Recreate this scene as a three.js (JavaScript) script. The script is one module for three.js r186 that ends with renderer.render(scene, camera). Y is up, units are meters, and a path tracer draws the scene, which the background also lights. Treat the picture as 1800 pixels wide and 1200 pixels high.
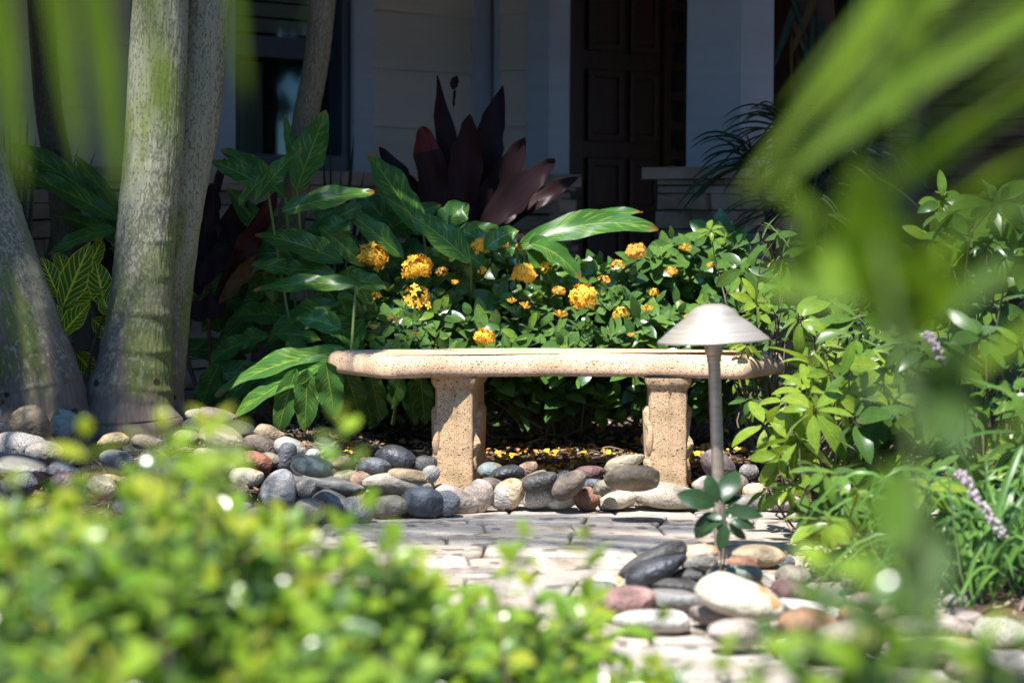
import * as THREE from 'three';
import { Sky } from 'three/addons/objects/Sky.js';
import { mergeGeometries } from 'three/addons/utils/BufferGeometryUtils.js';

// ------------------------------------------------------------------ camera, sky, sun, exposure
const scene = new THREE.Scene();
const F = 4424, VH = 1200, EYE = 0.8;                      // focal length in pixels of an 1800 x 1200 frame
const camera = new THREE.PerspectiveCamera(2 * Math.atan(600 / F) * 180 / Math.PI, 1.5, 0.05, 2000);
camera.rotation.order = 'YXZ';
camera.position.set(0, EYE, 0);
camera.rotation.set(-Math.atan(225 / F), 0, 0.005);
camera.focus = 7.05;
camera.userData.fStop = 3.3;
camera.updateMatrixWorld(true);
const SUN = new THREE.Vector3(-0.2, 1, 0.45).normalize();
const sky = new Sky();
sky.name = 'sky'; sky.scale.setScalar(1500); sky.userData.kind = 'structure';
sky.material.uniforms.sunPosition.value.copy(SUN);
sky.material.uniforms.turbidity.value = 6;
sky.material.uniforms.rayleigh.value = 0.8;
sky.material.uniforms.mieCoefficient.value = 0.005;
scene.add(sky);
scene.environmentIntensity = 0.11;
const sun = new THREE.DirectionalLight(new THREE.Color(1, 0.945, 0.86), 4.6);
sun.name = 'sun'; sun.position.copy(SUN).multiplyScalar(20).add(new THREE.Vector3(0, 0, -6)); sun.target.position.set(0, 0, -6);
sun.castShadow = true;
Object.assign(sun.shadow.camera, { left: -8, right: 8, top: 8, bottom: -8, near: 1, far: 40 });
sun.shadow.mapSize.set(4096, 4096);
scene.add(sun, sun.target);
const renderer = new THREE.WebGLRenderer({ antialias: true });
renderer.toneMapping = THREE.LinearToneMapping;
renderer.toneMappingExposure = 2.4;
renderer.shadowMap.enabled = true;

// ------------------------------------------------------------------ helpers
function rng(a) { return () => { a = (a + 0x6d2b79f5) | 0; let t = Math.imul(a ^ (a >>> 15), 1 | a); t = (t + Math.imul(t ^ (t >>> 7), 61 | t)) ^ t; return ((t ^ (t >>> 14)) >>> 0) / 4294967296; }; }
const R = rng(7), rr = (a, b, r = R) => a + (b - a) * r(), pick = (a, r = R) => a[Math.floor(r() * a.length)];
const V = (x, y, z) => new THREE.Vector3(x, y, z), UP = V(0, 1, 0);
const clamp = (x, a = 0, b = 1) => Math.min(b, Math.max(a, x)), lerp = (a, b, t) => a + (b - a) * t;
const sstep = (a, b, x) => { const t = clamp((x - a) / (b - a)); return t * t * (3 - 2 * t); };
function P(px, py, d) {                                     // the point d metres ahead that this camera sees at that place
  const v = V((px - 900) / F, (600 - py) / F, -1).applyEuler(camera.rotation);
  return v.multiplyScalar(-d / v.z).add(V(0, EYE, 0));
}
const counts = new Map();
function numbered(n) { const k = counts.get(n) ?? 0; counts.set(n, k + 1); return k ? n + '_' + String(k).padStart(3, '0') : n; }
function shade(o) { o.castShadow = o.receiveShadow = true; return o; }
function tag(o, label, category, group, kind) {
  if (label) o.userData.label = label;
  if (category) o.userData.category = category;
  if (group) o.userData.group = group;
  if (kind) o.userData.kind = kind;
  return o;
}
function thing(name, label, category, pos, group) {
  const g = new THREE.Group(); g.name = numbered(name); g.position.copy(pos ?? V(0, 0, 0)); scene.add(g);
  return tag(g, label, category, group);
}
function part(parent, name, geo, mat, at) {
  const m = shade(new THREE.Mesh(geo, mat)); m.name = name;
  if (at) m.position.copy(at);
  parent.add(m); return m;
}
function solid(name, geo, mat, label, category, group, at) {
  const m = shade(new THREE.Mesh(geo, mat)); m.name = numbered(name); scene.add(m);
  if (at) m.position.copy(at);
  return tag(m, label, category, group);
}
// value noise with optional periods
const hash = (x, y, z) => { let h = (Math.imul(x, 374761393) + Math.imul(y, 668265263) + Math.imul(z, 1274126177)) | 0; h = Math.imul(h ^ (h >>> 13), 1274126177); return ((h ^ (h >>> 16)) >>> 0) / 4294967296; };
const md = (a, p) => (p ? ((a % p) + p) % p : a);
function vn(x, y, z = 0, px = 0, py = 0) {
  const ix = Math.floor(x), iy = Math.floor(y), iz = Math.floor(z), fx = x - ix, fy = y - iy, fz = z - iz;
  const u = fx * fx * (3 - 2 * fx), v = fy * fy * (3 - 2 * fy), w = fz * fz * (3 - 2 * fz);
  const x0 = md(ix, px), x1 = md(ix + 1, px), y0 = md(iy, py), y1 = md(iy + 1, py);
  const a = lerp(lerp(hash(x0, y0, iz), hash(x1, y0, iz), u), lerp(hash(x0, y1, iz), hash(x1, y1, iz), u), v);
  if (fz === 0) return a;
  return lerp(a, lerp(lerp(hash(x0, y0, iz + 1), hash(x1, y0, iz + 1), u), lerp(hash(x0, y1, iz + 1), hash(x1, y1, iz + 1), u), v), w);
}
function fbm(x, y, z, px, py, o = 4) { let s = 0, a = 0.5, t = 0; for (let i = 0; i < o; i++) { s += a * vn(x, y, z + i * 17, px, py); t += a; a *= 0.5; x *= 2; y *= 2; px *= 2; py *= 2; } return s / t; }
function tex(w, h, fn, srgb = true) {                      // fn(u, v) -> [r, g, b] 0..255
  const d = new Uint8Array(w * h * 4);
  for (let y = 0; y < h; y++) for (let x = 0; x < w; x++) {
    const c = fn((x + 0.5) / w, (y + 0.5) / h), i = (y * w + x) * 4;
    d[i] = clamp(c[0], 0, 255); d[i + 1] = clamp(c[1], 0, 255); d[i + 2] = clamp(c[2], 0, 255); d[i + 3] = 255;
  }
  const t = new THREE.DataTexture(d, w, h); t.wrapS = t.wrapT = THREE.RepeatWrapping;
  t.magFilter = THREE.LinearFilter; t.minFilter = THREE.LinearMipmapLinearFilter; t.generateMipmaps = true;
  if (srgb) t.colorSpace = THREE.SRGBColorSpace;
  t.needsUpdate = true; return t;
}
const mix3 = (a, b, t) => [lerp(a[0], b[0], t), lerp(a[1], b[1], t), lerp(a[2], b[2], t)];
const lin = (r, g, b) => new THREE.Color().setRGB(r, g, b);
const std = (o) => new THREE.MeshStandardMaterial(o);

// ------------------------------------------------------------------ materials
const MAT = {};
{
  const granite = tex(256, 256, (u, v) => { const a = hash(Math.floor(u * 128), Math.floor(v * 128), 3), b = fbm(u * 6, v * 6, 1, 6, 6), k = 0.72 + 0.22 * b + (a > 0.86 ? 0.18 : a < 0.16 ? -0.38 : 0); return [k * 255, k * 250, k * 245]; });
  const fine = tex(256, 256, (u, v) => { const a = hash(Math.floor(u * 200), Math.floor(v * 200), 5), b = fbm(u * 5, v * 5, 2, 5, 5), k = 0.68 + 0.6 * (b - 0.42) + (a > 0.9 ? -0.26 : a < 0.05 ? 0.14 : 0); return [k * 255, k * 252, k * 248]; });
  const rust = tex(256, 256, (u, v) => { const b = fbm(u * 4, v * 4, 9, 4, 4), c = fbm(u * 10, v * 10, 4, 10, 10), a = hash(Math.floor(u * 150), Math.floor(v * 150), 8), k = 0.74 + 0.24 * c - (a > 0.95 ? 0.2 : 0); const s = sstep(0.56, 0.7, b); return mix3([k * 250, k * 250, k * 245], [k * 235, k * 170, k * 95], s * 0.8); });
  const band = tex(256, 256, (u, v) => { const w = fbm(u * 4, v * 4, 6, 4, 4), s = Math.sin((u * 4 + w * 1.3) * Math.PI * 2), k = 0.72 + 0.1 * w + 0.16 * sstep(0.55, 0.95, s); return [k * 255, k * 250, k * 240]; });
  const plain = tex(256, 256, (u, v) => { const b = fbm(u * 5, v * 5, 12, 5, 5), c = hash(Math.floor(u * 128), Math.floor(v * 128), 12), k = 0.76 + 0.6 * (b - 0.5) + (c - 0.5) * 0.14 + 0.2 * sstep(0.62, 0.66, vn(u * 7 + 3 * b, v * 7, 3, 0, 7)) * 0.6; return [k * 255, k * 255, k * 255]; });
  const bumpT = tex(256, 256, (u, v) => { const b = fbm(u * 24, v * 24, 2, 24, 24, 3) * 255; return [b, b, b]; }, false);
  const T = { granite, fine, rust, band, plain };
  const S = (k, r, g, b, rough = 0.75) => { MAT[k] = std({ color: lin(r, g, b), map: T[k.split('_')[1]], roughness: rough, bumpMap: bumpT, bumpScale: 0.003 }); };
  S('cream_fine', 0.78, 0.68, 0.54); S('cream_rust', 0.75, 0.66, 0.52); S('white_fine', 0.86, 0.82, 0.76); S('white_plain', 0.85, 0.8, 0.75); S('tan_fine', 0.62, 0.47, 0.3); S('tan_rust', 0.66, 0.5, 0.34);
  S('pink_fine', 0.72, 0.6, 0.52); S('rose_fine', 0.58, 0.33, 0.29); S('red_plain', 0.4, 0.16, 0.1); S('terracotta_fine', 0.52, 0.26, 0.16); S('salmon_fine', 0.66, 0.42, 0.3);
  S('slate_plain', 0.155, 0.165, 0.185, 0.6); S('slate_band', 0.28, 0.275, 0.275, 0.6); S('black_plain', 0.06, 0.065, 0.075, 0.5); S('char_fine', 0.13, 0.125, 0.12, 0.6); S('brown_fine', 0.32, 0.25, 0.2); S('maroon_plain', 0.22, 0.11, 0.1);
  S('purple_plain', 0.11, 0.065, 0.08, 0.6); S('mauve_fine', 0.36, 0.27, 0.26); S('mauve_band', 0.42, 0.34, 0.32); S('olive_plain', 0.32, 0.28, 0.2); S('olive_band', 0.42, 0.38, 0.28); S('grey_granite', 0.55, 0.5, 0.45); S('dark_granite', 0.26, 0.27, 0.3);
  S('grey_fine', 0.45, 0.42, 0.38); S('grey_rust', 0.42, 0.41, 0.38); S('teal_rust', 0.25, 0.3, 0.3); S('green_plain', 0.24, 0.27, 0.22); S('cream_band', 0.66, 0.58, 0.47); S('blue_granite', 0.4, 0.39, 0.38);
  // cast stone of the bench
  const pit = (u, v) => { let m = 0; for (const [n, z, share] of [[64, 1, 0.34], [110, 2, 0.3], [30, 3, 0.16]]) { const x = u * n, y = v * n, cx = Math.floor(x), cy = Math.floor(y); for (let dy = -1; dy <= 1; dy++) for (let dx = -1; dx <= 1; dx++) { const qx = md(cx + dx, n), qy = md(cy + dy, n); if (hash(qx, qy, z * 5) > share) continue; const rx = cx + dx + hash(qx, qy, z * 5 + 1), ry = cy + dy + hash(qx, qy, z * 5 + 2), rad = 0.12 + 0.24 * hash(qx, qy, z * 5 + 3) ** 2, k = 0.6 + 0.8 * hash(qx, qy, z * 5 + 4), d = Math.hypot((x - rx) * k, (y - ry) / k); m = Math.max(m, 1 - sstep(rad * 0.6, rad * 1.15, d)); } } return m; };
  const castC = tex(768, 768, (u, v) => { const b = fbm(u * 5, v * 5, 3, 5, 5), m = pit(u, v), g = fbm(u * 60, v * 60, 8, 60, 60, 2); const base = mix3(mix3([230, 200, 168], [210, 178, 146], b), [176, 150, 122], sstep(0.5, 0.75, fbm(u * 3 + 2, v * 3, 33, 3, 3)) * 0.45); const k = 0.94 + 0.1 * g; return mix3(base.map((x) => x * k), [120, 92, 68], m * 0.6); });
  const castB = tex(768, 768, (u, v) => { const b = 200 + 30 * fbm(u * 40, v * 40, 5, 40, 40, 3) - 170 * pit(u, v); return [b, b, b]; }, false);
  MAT.cast = std({ color: lin(0.92, 0.88, 0.85), map: castC, bumpMap: castB, bumpScale: 0.004, roughness: 0.9 });
  const legC = tex(768, 768, (u, v) => { const b = fbm(u * 4, v * 4, 3, 4, 4), m = pit(u * 1, v * 1), g = fbm(u * 60, v * 60, 8, 60, 60, 2), moss = sstep(0.52, 0.72, fbm(u * 7, v * 7, 15, 7, 7)), st = sstep(0.6, 0.8, fbm(u * 10, v * 3, 25, 10, 3)); let base = mix3([216, 184, 148], [192, 160, 126], b); base = mix3(base, [196, 138, 84], st * 0.35); base = mix3(base, [120, 112, 70], moss * 0.4 * g); return mix3(base.map((x) => x * (0.92 + 0.12 * g)), [104, 86, 64], m * 0.55); });
  MAT.castLeg = std({ color: lin(0.95, 0.93, 0.88), map: legC, bumpMap: castB, bumpScale: 0.004, roughness: 0.92 });
  // pavers, sand, mulch
  const pavC = tex(512, 512, (u, v) => { const b = fbm(u * 4, v * 4, 2, 4, 4), g = hash(Math.floor(u * 256), Math.floor(v * 256), 9), m = sstep(0.55, 0.75, fbm(u * 9, v * 9, 22, 9, 9)); const k = 0.86 + 0.22 * (b - 0.5) + 0.1 * (g - 0.5); return mix3([240 * k, 236 * k, 230 * k], [190 * k, 178 * k, 162 * k], m * 0.7).map((x) => x * (1 - 0.35 * sstep(0.64, 0.74, fbm(u * 14, v * 14, 41, 14, 14)))); });
  const pavB = tex(512, 512, (u, v) => { const b = 255 * fbm(u * 50, v * 50, 2, 50, 50, 3); return [b, b, b]; }, false);
  MAT.paver = [[0.56, 0.5, 0.44], [0.6, 0.54, 0.48], [0.52, 0.47, 0.43], [0.57, 0.49, 0.42]].map((c) => std({ color: lin(...c), map: pavC, bumpMap: pavB, bumpScale: 0.002, roughness: 0.9 }));
  MAT.sand = std({ color: lin(0.2, 0.17, 0.13), map: pavC, roughness: 1 });
  const soilT = tex(512, 512, (u, v) => { const b = fbm(u * 30, v * 30, 2, 30, 30), c = fbm(u * 6, v * 6, 8, 6, 6); const k = 0.45 + 0.6 * b * (0.6 + 0.6 * c); return [200 * k, 178 * k, 160 * k]; });
  const soilB = tex(512, 512, (u, v) => { const b = 255 * fbm(u * 40, v * 40, 2, 40, 40, 4); return [b, b, b]; }, false);
  soilT.repeat.set(2, 2); soilB.repeat.set(2, 2);
  MAT.soil = std({ color: lin(0.26, 0.17, 0.11), map: soilT, bumpMap: soilB, bumpScale: 0.012, roughness: 1 });
  // painted wood, ledge stone, door
  const paint = tex(256, 256, (u, v) => { const k = 0.95 + 0.07 * (fbm(u * 3, v * 40, 3, 3, 40) - 0.5) + 0.06 * (fbm(u * 4, v * 4, 9, 4, 4) - 0.5); return [255 * k, 255 * k, 255 * k]; });
  MAT.siding = [0.54, 0.57, 0.5].map((k) => std({ color: lin(k, k * 0.91, k * 0.77), map: paint, roughness: 0.6 }));
  MAT.trim = std({ color: lin(0.4, 0.46, 0.52), map: paint, roughness: 0.5 });
  MAT.soffit = std({ color: lin(0.45, 0.44, 0.42), map: paint, roughness: 0.7 });
  MAT.roof = std({ color: lin(0.12, 0.1, 0.09), map: soilT, roughness: 0.95 });
  MAT.blue = std({ color: lin(0.025, 0.04, 0.065), map: paint, roughness: 0.4 });
  const wood = tex(256, 512, (u, v) => { const k = 0.7 + 0.5 * (fbm(u * 24, v * 3, 3, 24, 3) - 0.4); return [255 * k, 235 * k, 225 * k]; });
  MAT.door = std({ color: lin(0.06, 0.028, 0.015), map: wood, roughness: 0.35 });
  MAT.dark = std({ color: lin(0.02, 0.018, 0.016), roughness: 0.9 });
  MAT.glass = new THREE.MeshPhysicalMaterial({ color: lin(0.75, 0.82, 0.8), transmission: 1, roughness: 0.04, thickness: 0 });
  MAT.blind = std({ color: lin(0.3, 0.29, 0.27), roughness: 0.7 });
  const ledge = tex(512, 512, (u, v) => { const b = fbm(u * 5, v * 8, 4, 5, 8, 5), m = fbm(u * 2, v * 3, 14, 2, 3); const k = 0.62 + 0.55 * b; return mix3([225 * k, 215 * k, 205 * k], [205 * k, 180 * k, 155 * k], m); });
  const ledgeB = tex(512, 512, (u, v) => { const b = 255 * fbm(u * 8, v * 22, 4, 8, 22, 4); return [b, b, b]; }, false);
  MAT.ledge = [[0.62, 0.56, 0.5], [0.54, 0.49, 0.44], [0.68, 0.62, 0.56], [0.56, 0.48, 0.42]].map((c) => std({ color: lin(...c), map: ledge, bumpMap: ledgeB, bumpScale: 0.012, roughness: 0.95 }));
  // metal of the path light
  const brushed = tex(256, 256, (u, v) => { const k = 0.86 + 0.14 * vn(u * 4, v * 90, 2, 4, 90) - 0.1 * sstep(0.6, 0.8, fbm(u * 6, v * 6, 5, 6, 6)); return [255 * k, 252 * k, 246 * k]; });
  MAT.metal = std({ color: lin(0.68, 0.63, 0.56), map: brushed, metalness: 0.6, roughness: 0.36 });
  MAT.pole = std({ color: lin(0.46, 0.38, 0.32), map: brushed, metalness: 0.6, roughness: 0.42 });
}
// leaves: thin sheets that let some light through, with a waxy coat
function leafMat(map, c, o = {}) { return new THREE.MeshPhysicalMaterial({ map, color: lin(...c), side: THREE.DoubleSide, roughness: 1, transmission: o.t ?? 0.38, thickness: 0, clearcoat: o.coat ?? 0.55, clearcoatRoughness: o.cr ?? 0.3, specularIntensity: 0.3 }); }
const veins = tex(128, 256, (u, v) => { const x = Math.abs(u - 0.5) * 2, mid = 1 - sstep(0.02, 0.09, x), s = (v * 9 - x * 1.6); const f = Math.abs(s - Math.round(s)), side = (1 - sstep(0.04, 0.12, f)) * sstep(1, 0.2, x); const n = fbm(u * 8, v * 12, 3, 8, 12); const k = 0.78 + 0.2 * (n - 0.5); return mix3([k * 235, k * 250, k * 215], [250, 255, 215], clamp(mid * 0.55 + side * 0.22)); });
const plainLeaf = tex(64, 128, (u, v) => { const x = Math.abs(u - 0.5) * 2, mid = 1 - sstep(0.02, 0.1, x), n = fbm(u * 4, v * 8, 3, 4, 8), k = 0.84 + 0.24 * (n - 0.5); return mix3([k * 240, k * 250, k * 225], [250, 255, 220], mid * 0.4); });
const gingerTex = [1, 2, 3].map((sd) => tex(128, 512, (u, v) => { const x = Math.abs(u - 0.5) * 2, side = u < 0.5 ? 0 : 40, q = v * 12 - x * 2.6; const st = fbm(q * 3.2 + side, x * 1.6 + v * 2, sd * 9.5, 0, 0, 3), str = sstep(0.55, 0.72, st + 0.2 * (vn(v * 3 + side, sd * 5.3) - 0.5)); const fineV = 0.9 + 0.16 * (vn(q * 9 + side, x, sd * 3.2) - 0.5); const mid = 1 - sstep(0.015, 0.06, x); let c = mix3([58, 104, 44], [160, 176, 70], str * 0.5); c = mix3(c, [150, 170, 70], mid * 0.8); c = mix3(c, [150, 110, 60], sstep(0.9, 0.99, v + 0.06 * (vn(u * 8, v * 20, sd) - 0.5))); return c.map((k) => k * fineV * 1.15); }));
const crotonTex = tex(128, 256, (u, v) => { const x = Math.abs(u - 0.5) * 2, mid = 1 - sstep(0.05, 0.12, x), s = v * 8 - x * 2.2, f = Math.abs(s - Math.round(s)), side = 1 - sstep(0.06, 0.16, f), edge = sstep(0.86, 0.96, x); const n = fbm(u * 8, v * 8, 3, 8, 8); return mix3([62 + 40 * n, 104 + 40 * n, 20], [252, 234, 60], clamp(mid + side * 0.85 + edge * 0.9)); });
const cordyTex = tex(64, 256, (u, v) => { const x = Math.abs(u - 0.5) * 2, n = vn(u * 40, v * 3, 2, 40, 3), m = 1 - sstep(0.03, 0.1, x), k = 0.75 + 0.4 * n; return mix3([200 * k, 180 * k, 190 * k], [255, 150, 160], m * 0.3 + sstep(0.9, 1, x) * 0.3); });
const LM = {
  ixora: [[0.15, 0.29, 0.065], [0.2, 0.35, 0.085], [0.1, 0.21, 0.05]].map((c) => leafMat(veins, c, { coat: 0.9, cr: 0.2, t: 0.3 })),
  ixoraNew: [leafMat(veins, [0.3, 0.45, 0.05], { t: 0.42 })],
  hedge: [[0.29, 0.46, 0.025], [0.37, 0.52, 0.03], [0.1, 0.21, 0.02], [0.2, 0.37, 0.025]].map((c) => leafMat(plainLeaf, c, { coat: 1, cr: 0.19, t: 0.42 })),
  hedgeNew: [[0.42, 0.58, 0.03], [0.56, 0.58, 0.04]].map((c) => leafMat(plainLeaf, c, { coat: 0.6, cr: 0.25, t: 0.48 })),
  schef: [[0.14, 0.26, 0.03], [0.19, 0.32, 0.035], [0.09, 0.19, 0.03]].map((c) => leafMat(veins, c, { coat: 0.6, cr: 0.28, t: 0.36 })),
  schefNew: [leafMat(veins, [0.42, 0.54, 0.045], { t: 0.45 }), leafMat(veins, [0.32, 0.46, 0.045], { t: 0.42 })],
  ginger: gingerTex.map((t) => leafMat(t, [1, 1, 0.75], { coat: 0.45, cr: 0.3, t: 0.38 })),
  croton: [leafMat(crotonTex, [1, 1, 0.85], { coat: 0.4, t: 0.4 })],
  cordy: [[0.034, 0.007, 0.01], [0.06, 0.008, 0.007], [0.026, 0.007, 0.012]].map((c) => leafMat(cordyTex, c, { coat: 0.2, cr: 0.35, t: 0.3 })),
  cordyRed: [leafMat(cordyTex, [0.3, 0.035, 0.02], { coat: 0.4, t: 0.5 })],
  strap: [[0.022, 0.045, 0.014], [0.035, 0.06, 0.018]].map((c) => leafMat(plainLeaf, c, { t: 0.25, coat: 0.3 })),
  strapDry: [leafMat(plainLeaf, [0.14, 0.07, 0.025], { t: 0.3, coat: 0.1 })],
  lily: [[0.12, 0.26, 0.05], [0.17, 0.33, 0.06], [0.09, 0.21, 0.05]].map((c) => leafMat(plainLeaf, c, { coat: 0.5, t: 0.32 })),
  palm: [[0.2, 0.33, 0.003], [0.25, 0.39, 0.004], [0.13, 0.23, 0.003]].map((c) => leafMat(plainLeaf, c, { t: 0.62, coat: 0 })),
};
const stemMat = std({ color: lin(0.11, 0.085, 0.05), roughness: 0.9 }), greenStem = std({ color: lin(0.12, 0.18, 0.05), roughness: 0.7 }), redStem = std({ color: lin(0.12, 0.05, 0.035), roughness: 0.8 });

// ------------------------------------------------------------------ leaf and stem shapes
function strip(n, cols, at) {                               // at(t, j) -> [x, y, z], j from -1 to 1
  const p = [], uv = [], ix = [];
  for (let i = 0; i <= n; i++) for (let c = 0; c <= cols; c++) { const j = c / cols * 2 - 1, t = i / n; p.push(...at(t, j)); uv.push(0.5 + 0.5 * j, t); }
  for (let i = 0; i < n; i++) for (let c = 0; c < cols; c++) { const a = i * (cols + 1) + c, b = a + cols + 1; ix.push(a, b, a + 1, a + 1, b, b + 1); }
  const g = new THREE.BufferGeometry();
  g.setAttribute('position', new THREE.Float32BufferAttribute(p, 3)); g.setAttribute('uv', new THREE.Float32BufferAttribute(uv, 2)); g.setIndex(ix); g.computeVertexNormals(); return g;
}
const prof = (t, p, q) => Math.max(0.03, Math.pow(Math.max(0, Math.sin(Math.PI * Math.pow(t, p))), q));
function leafGeo({ W = 0.5, n = 6, fold = 0.25, bend = 0.4, p = 0.85, q = 0.8, cols = 2, wave = 0, twist = 0, seed = 1 }) {   // length 1 along +z, faces +y
  const c = [[0, 0]]; let y = 0, z = 0;
  for (let i = 1; i <= n * 4; i++) { const a = bend * (i / (n * 4)) - bend * 0.25; z += Math.cos(a) / (n * 4); y -= Math.sin(a) / (n * 4); c.push([y, z]); }
  return strip(n, cols, (t, j) => { const [cy, cz] = c[Math.round(t * n * 4)], hw = 0.5 * W * prof(t, p, q), w = wave * Math.sin(t * 9 + seed * 2.1 + j * 1.4) * Math.abs(j), a = twist * t; const x = j * hw, h = Math.abs(j) * hw * fold + w; return [x * Math.cos(a) - h * Math.sin(a), cy + x * Math.sin(a) + h * Math.cos(a), cz]; });
}
function basis(dir, up) { const z = dir.clone().normalize(), x = up.clone().cross(z); if (x.lengthSq() < 1e-6) x.set(1, 0, 0).cross(z); x.normalize(); return new THREE.Matrix4().makeBasis(x, z.clone().cross(x), z); }
const tq = new THREE.Quaternion(), tmM = new THREE.Matrix4();
function leafMatrix(pos, dir, up, len, wid = len) { return basis(dir, up).scale(V(wid, len, len)).setPosition(pos); }
// a leaf whose midrib runs from a to b, arched by «arch» metres, in coordinates about «o»
function leafBetween(o, a, b, width, arch, { t0 = 0, t1 = 1, tear = 0, face = V(0, 0.6, 0.8), p = 0.8, q = 0.75, fold = 0.22, n = 14, wave = 0.004, roll = 0, seed = 1, holes = 0 } = {}) {
  const mid = a.clone().lerp(b, 0.55).add(UP.clone().multiplyScalar(arch));
  const curve = new THREE.QuadraticBezierCurve3(a.clone().sub(o), mid.sub(o), b.clone().sub(o));
  return strip(n, 4, (tt, j) => {
    const t = lerp(t0, t1, tt), c = curve.getPoint(t), d = curve.getTangent(t), x = d.clone().cross(face).normalize(), nn = x.clone().cross(d).normalize();
    const w = 0.5 * width * prof(t, p, q) * (1 - tear * sstep(0.55, 0.75, vn(t * 9 + seed * 13, j > 0 ? 5 : 1, 2)) * Math.abs(j)), ca = Math.cos(roll * t), sa = Math.sin(roll * t);
    const xx = x.clone().multiplyScalar(ca).addScaledVector(nn, sa), yy = nn.clone().multiplyScalar(ca).addScaledVector(x, -sa);
    c.addScaledVector(xx, j * w * (1 + 0.05 * Math.sin(t * 21 + seed * 3 + j))).addScaledVector(yy, Math.abs(j) * w * fold + wave * Math.sin(t * 14 + seed * 5 + j * 2) * Math.abs(j));
    return [c.x, c.y, c.z];
  });
}
function tube(pts, r0, r1, seg = 8, rad = 6) {
  const c = new THREE.CatmullRomCurve3(pts), g = new THREE.TubeGeometry(c, seg, 1, rad, false), p = g.attributes.position;
  for (let i = 0; i <= seg; i++) { const q = c.getPointAt(i / seg), r = lerp(r0, r1, i / seg); for (let j = 0; j <= rad; j++) { const k = i * (rad + 1) + j; p.setXYZ(k, q.x + (p.getX(k) - q.x) * r, q.y + (p.getY(k) - q.y) * r, q.z + (p.getZ(k) - q.z) * r); } }
  return g;
}
const dirOf = (yaw, pitch) => V(Math.sin(yaw) * Math.cos(pitch), Math.sin(pitch), Math.cos(yaw) * Math.cos(pitch));
// leaves of one plant: the first «most» as parts, what is left as one part that nobody could count
class Leaves {
  constructor() { this.list = []; }
  add(geo, mat, m, name = 'leaf', rank = 0) { this.list.push({ geo, mat, m, name, rank }); }
  build(root, most, restName = 'foliage') {
    this.list.sort((a, b) => a.rank - b.rank);
    const inv = new THREE.Matrix4().makeTranslation(-root.position.x, -root.position.y, -root.position.z);
    const rest = [];
    this.list.forEach((l, i) => {
      const m = inv.clone().multiply(l.m);
      if (i < most) { const o = shade(new THREE.Mesh(l.geo, l.mat)); o.name = l.name; m.decompose(o.position, o.quaternion, o.scale); root.add(o); } else rest.push({ ...l, m });
    });
    if (!rest.length) return;
    const by = new Map();
    for (const l of rest) { if (!by.has(l.mat)) by.set(l.mat, []); by.get(l.mat).push(l.geo.clone().applyMatrix4(l.m)); }
    const mats = [...by.keys()], geo = mergeGeometries(mats.map((k) => mergeGeometries(by.get(k))), true);
    const o = shade(new THREE.Mesh(geo, mats)); o.name = restName; o.userData.kind = 'stuff'; root.add(o);
  }
}

// ------------------------------------------------------------------ ground
function groundH(x, z) {
  const d = -z, wl = sstep(-0.28, -0.6, x);
  const hc = clamp((d - 6.72) / 0.4) * 0.05 + clamp((d - 7.15) / 1.0) * 0.07, st = lerp(6.45, 5.85, sstep(-0.75, -1.1, x)), hl = clamp((d - st) / (6.95 - st)) * 0.165;
  let h = lerp(hc, hl, wl);
  const bed = sstep(0.18, 0.4, x) * sstep(6.1, 5.8, d) * sstep(4.35, 4.6, d); h = Math.max(h, bed * 0.03);
  const side = sstep(0.8, 1.0, x) * sstep(7.0, 6.0, d) * 0.05; h = Math.max(h, side);
  return h - 0.035 + 0.006 * (vn(x * 9, z * 9, 4) - 0.5);
}
{
  const line = (a, b, s) => { const o = []; for (let x = a; x <= b + 1e-6; x += s) o.push(x); return o; };
  const xs = [-400, -150, -60, -25, -10, -6, -4, ...line(-3, 3, 0.06), 4, 6, 10, 25, 60, 150, 400], zs = [-500, -150, -60, -30, -18, -13, -11, ...line(-9.5, -1.5, 0.06), -0.5, 1, 4, 10, 30, 100, 400];
  const p = [], uv = [], ix = [], nx = xs.length;
  for (const z of zs) for (const x of xs) { p.push(x, groundH(x, z), z); uv.push(x, -z); }
  for (let j = 0; j < zs.length - 1; j++) for (let i = 0; i < nx - 1; i++) { const a = j * nx + i, b = a + nx; ix.push(a, b, a + 1, a + 1, b, b + 1); }
  const g = new THREE.BufferGeometry(); g.setAttribute('position', new THREE.Float32BufferAttribute(p, 3)); g.setAttribute('uv', new THREE.Float32BufferAttribute(uv, 2)); g.setIndex(ix); g.computeVertexNormals();
  const m = shade(new THREE.Mesh(g, MAT.soil)); m.name = 'ground'; m.userData.kind = 'structure'; scene.add(m);
}
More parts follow.
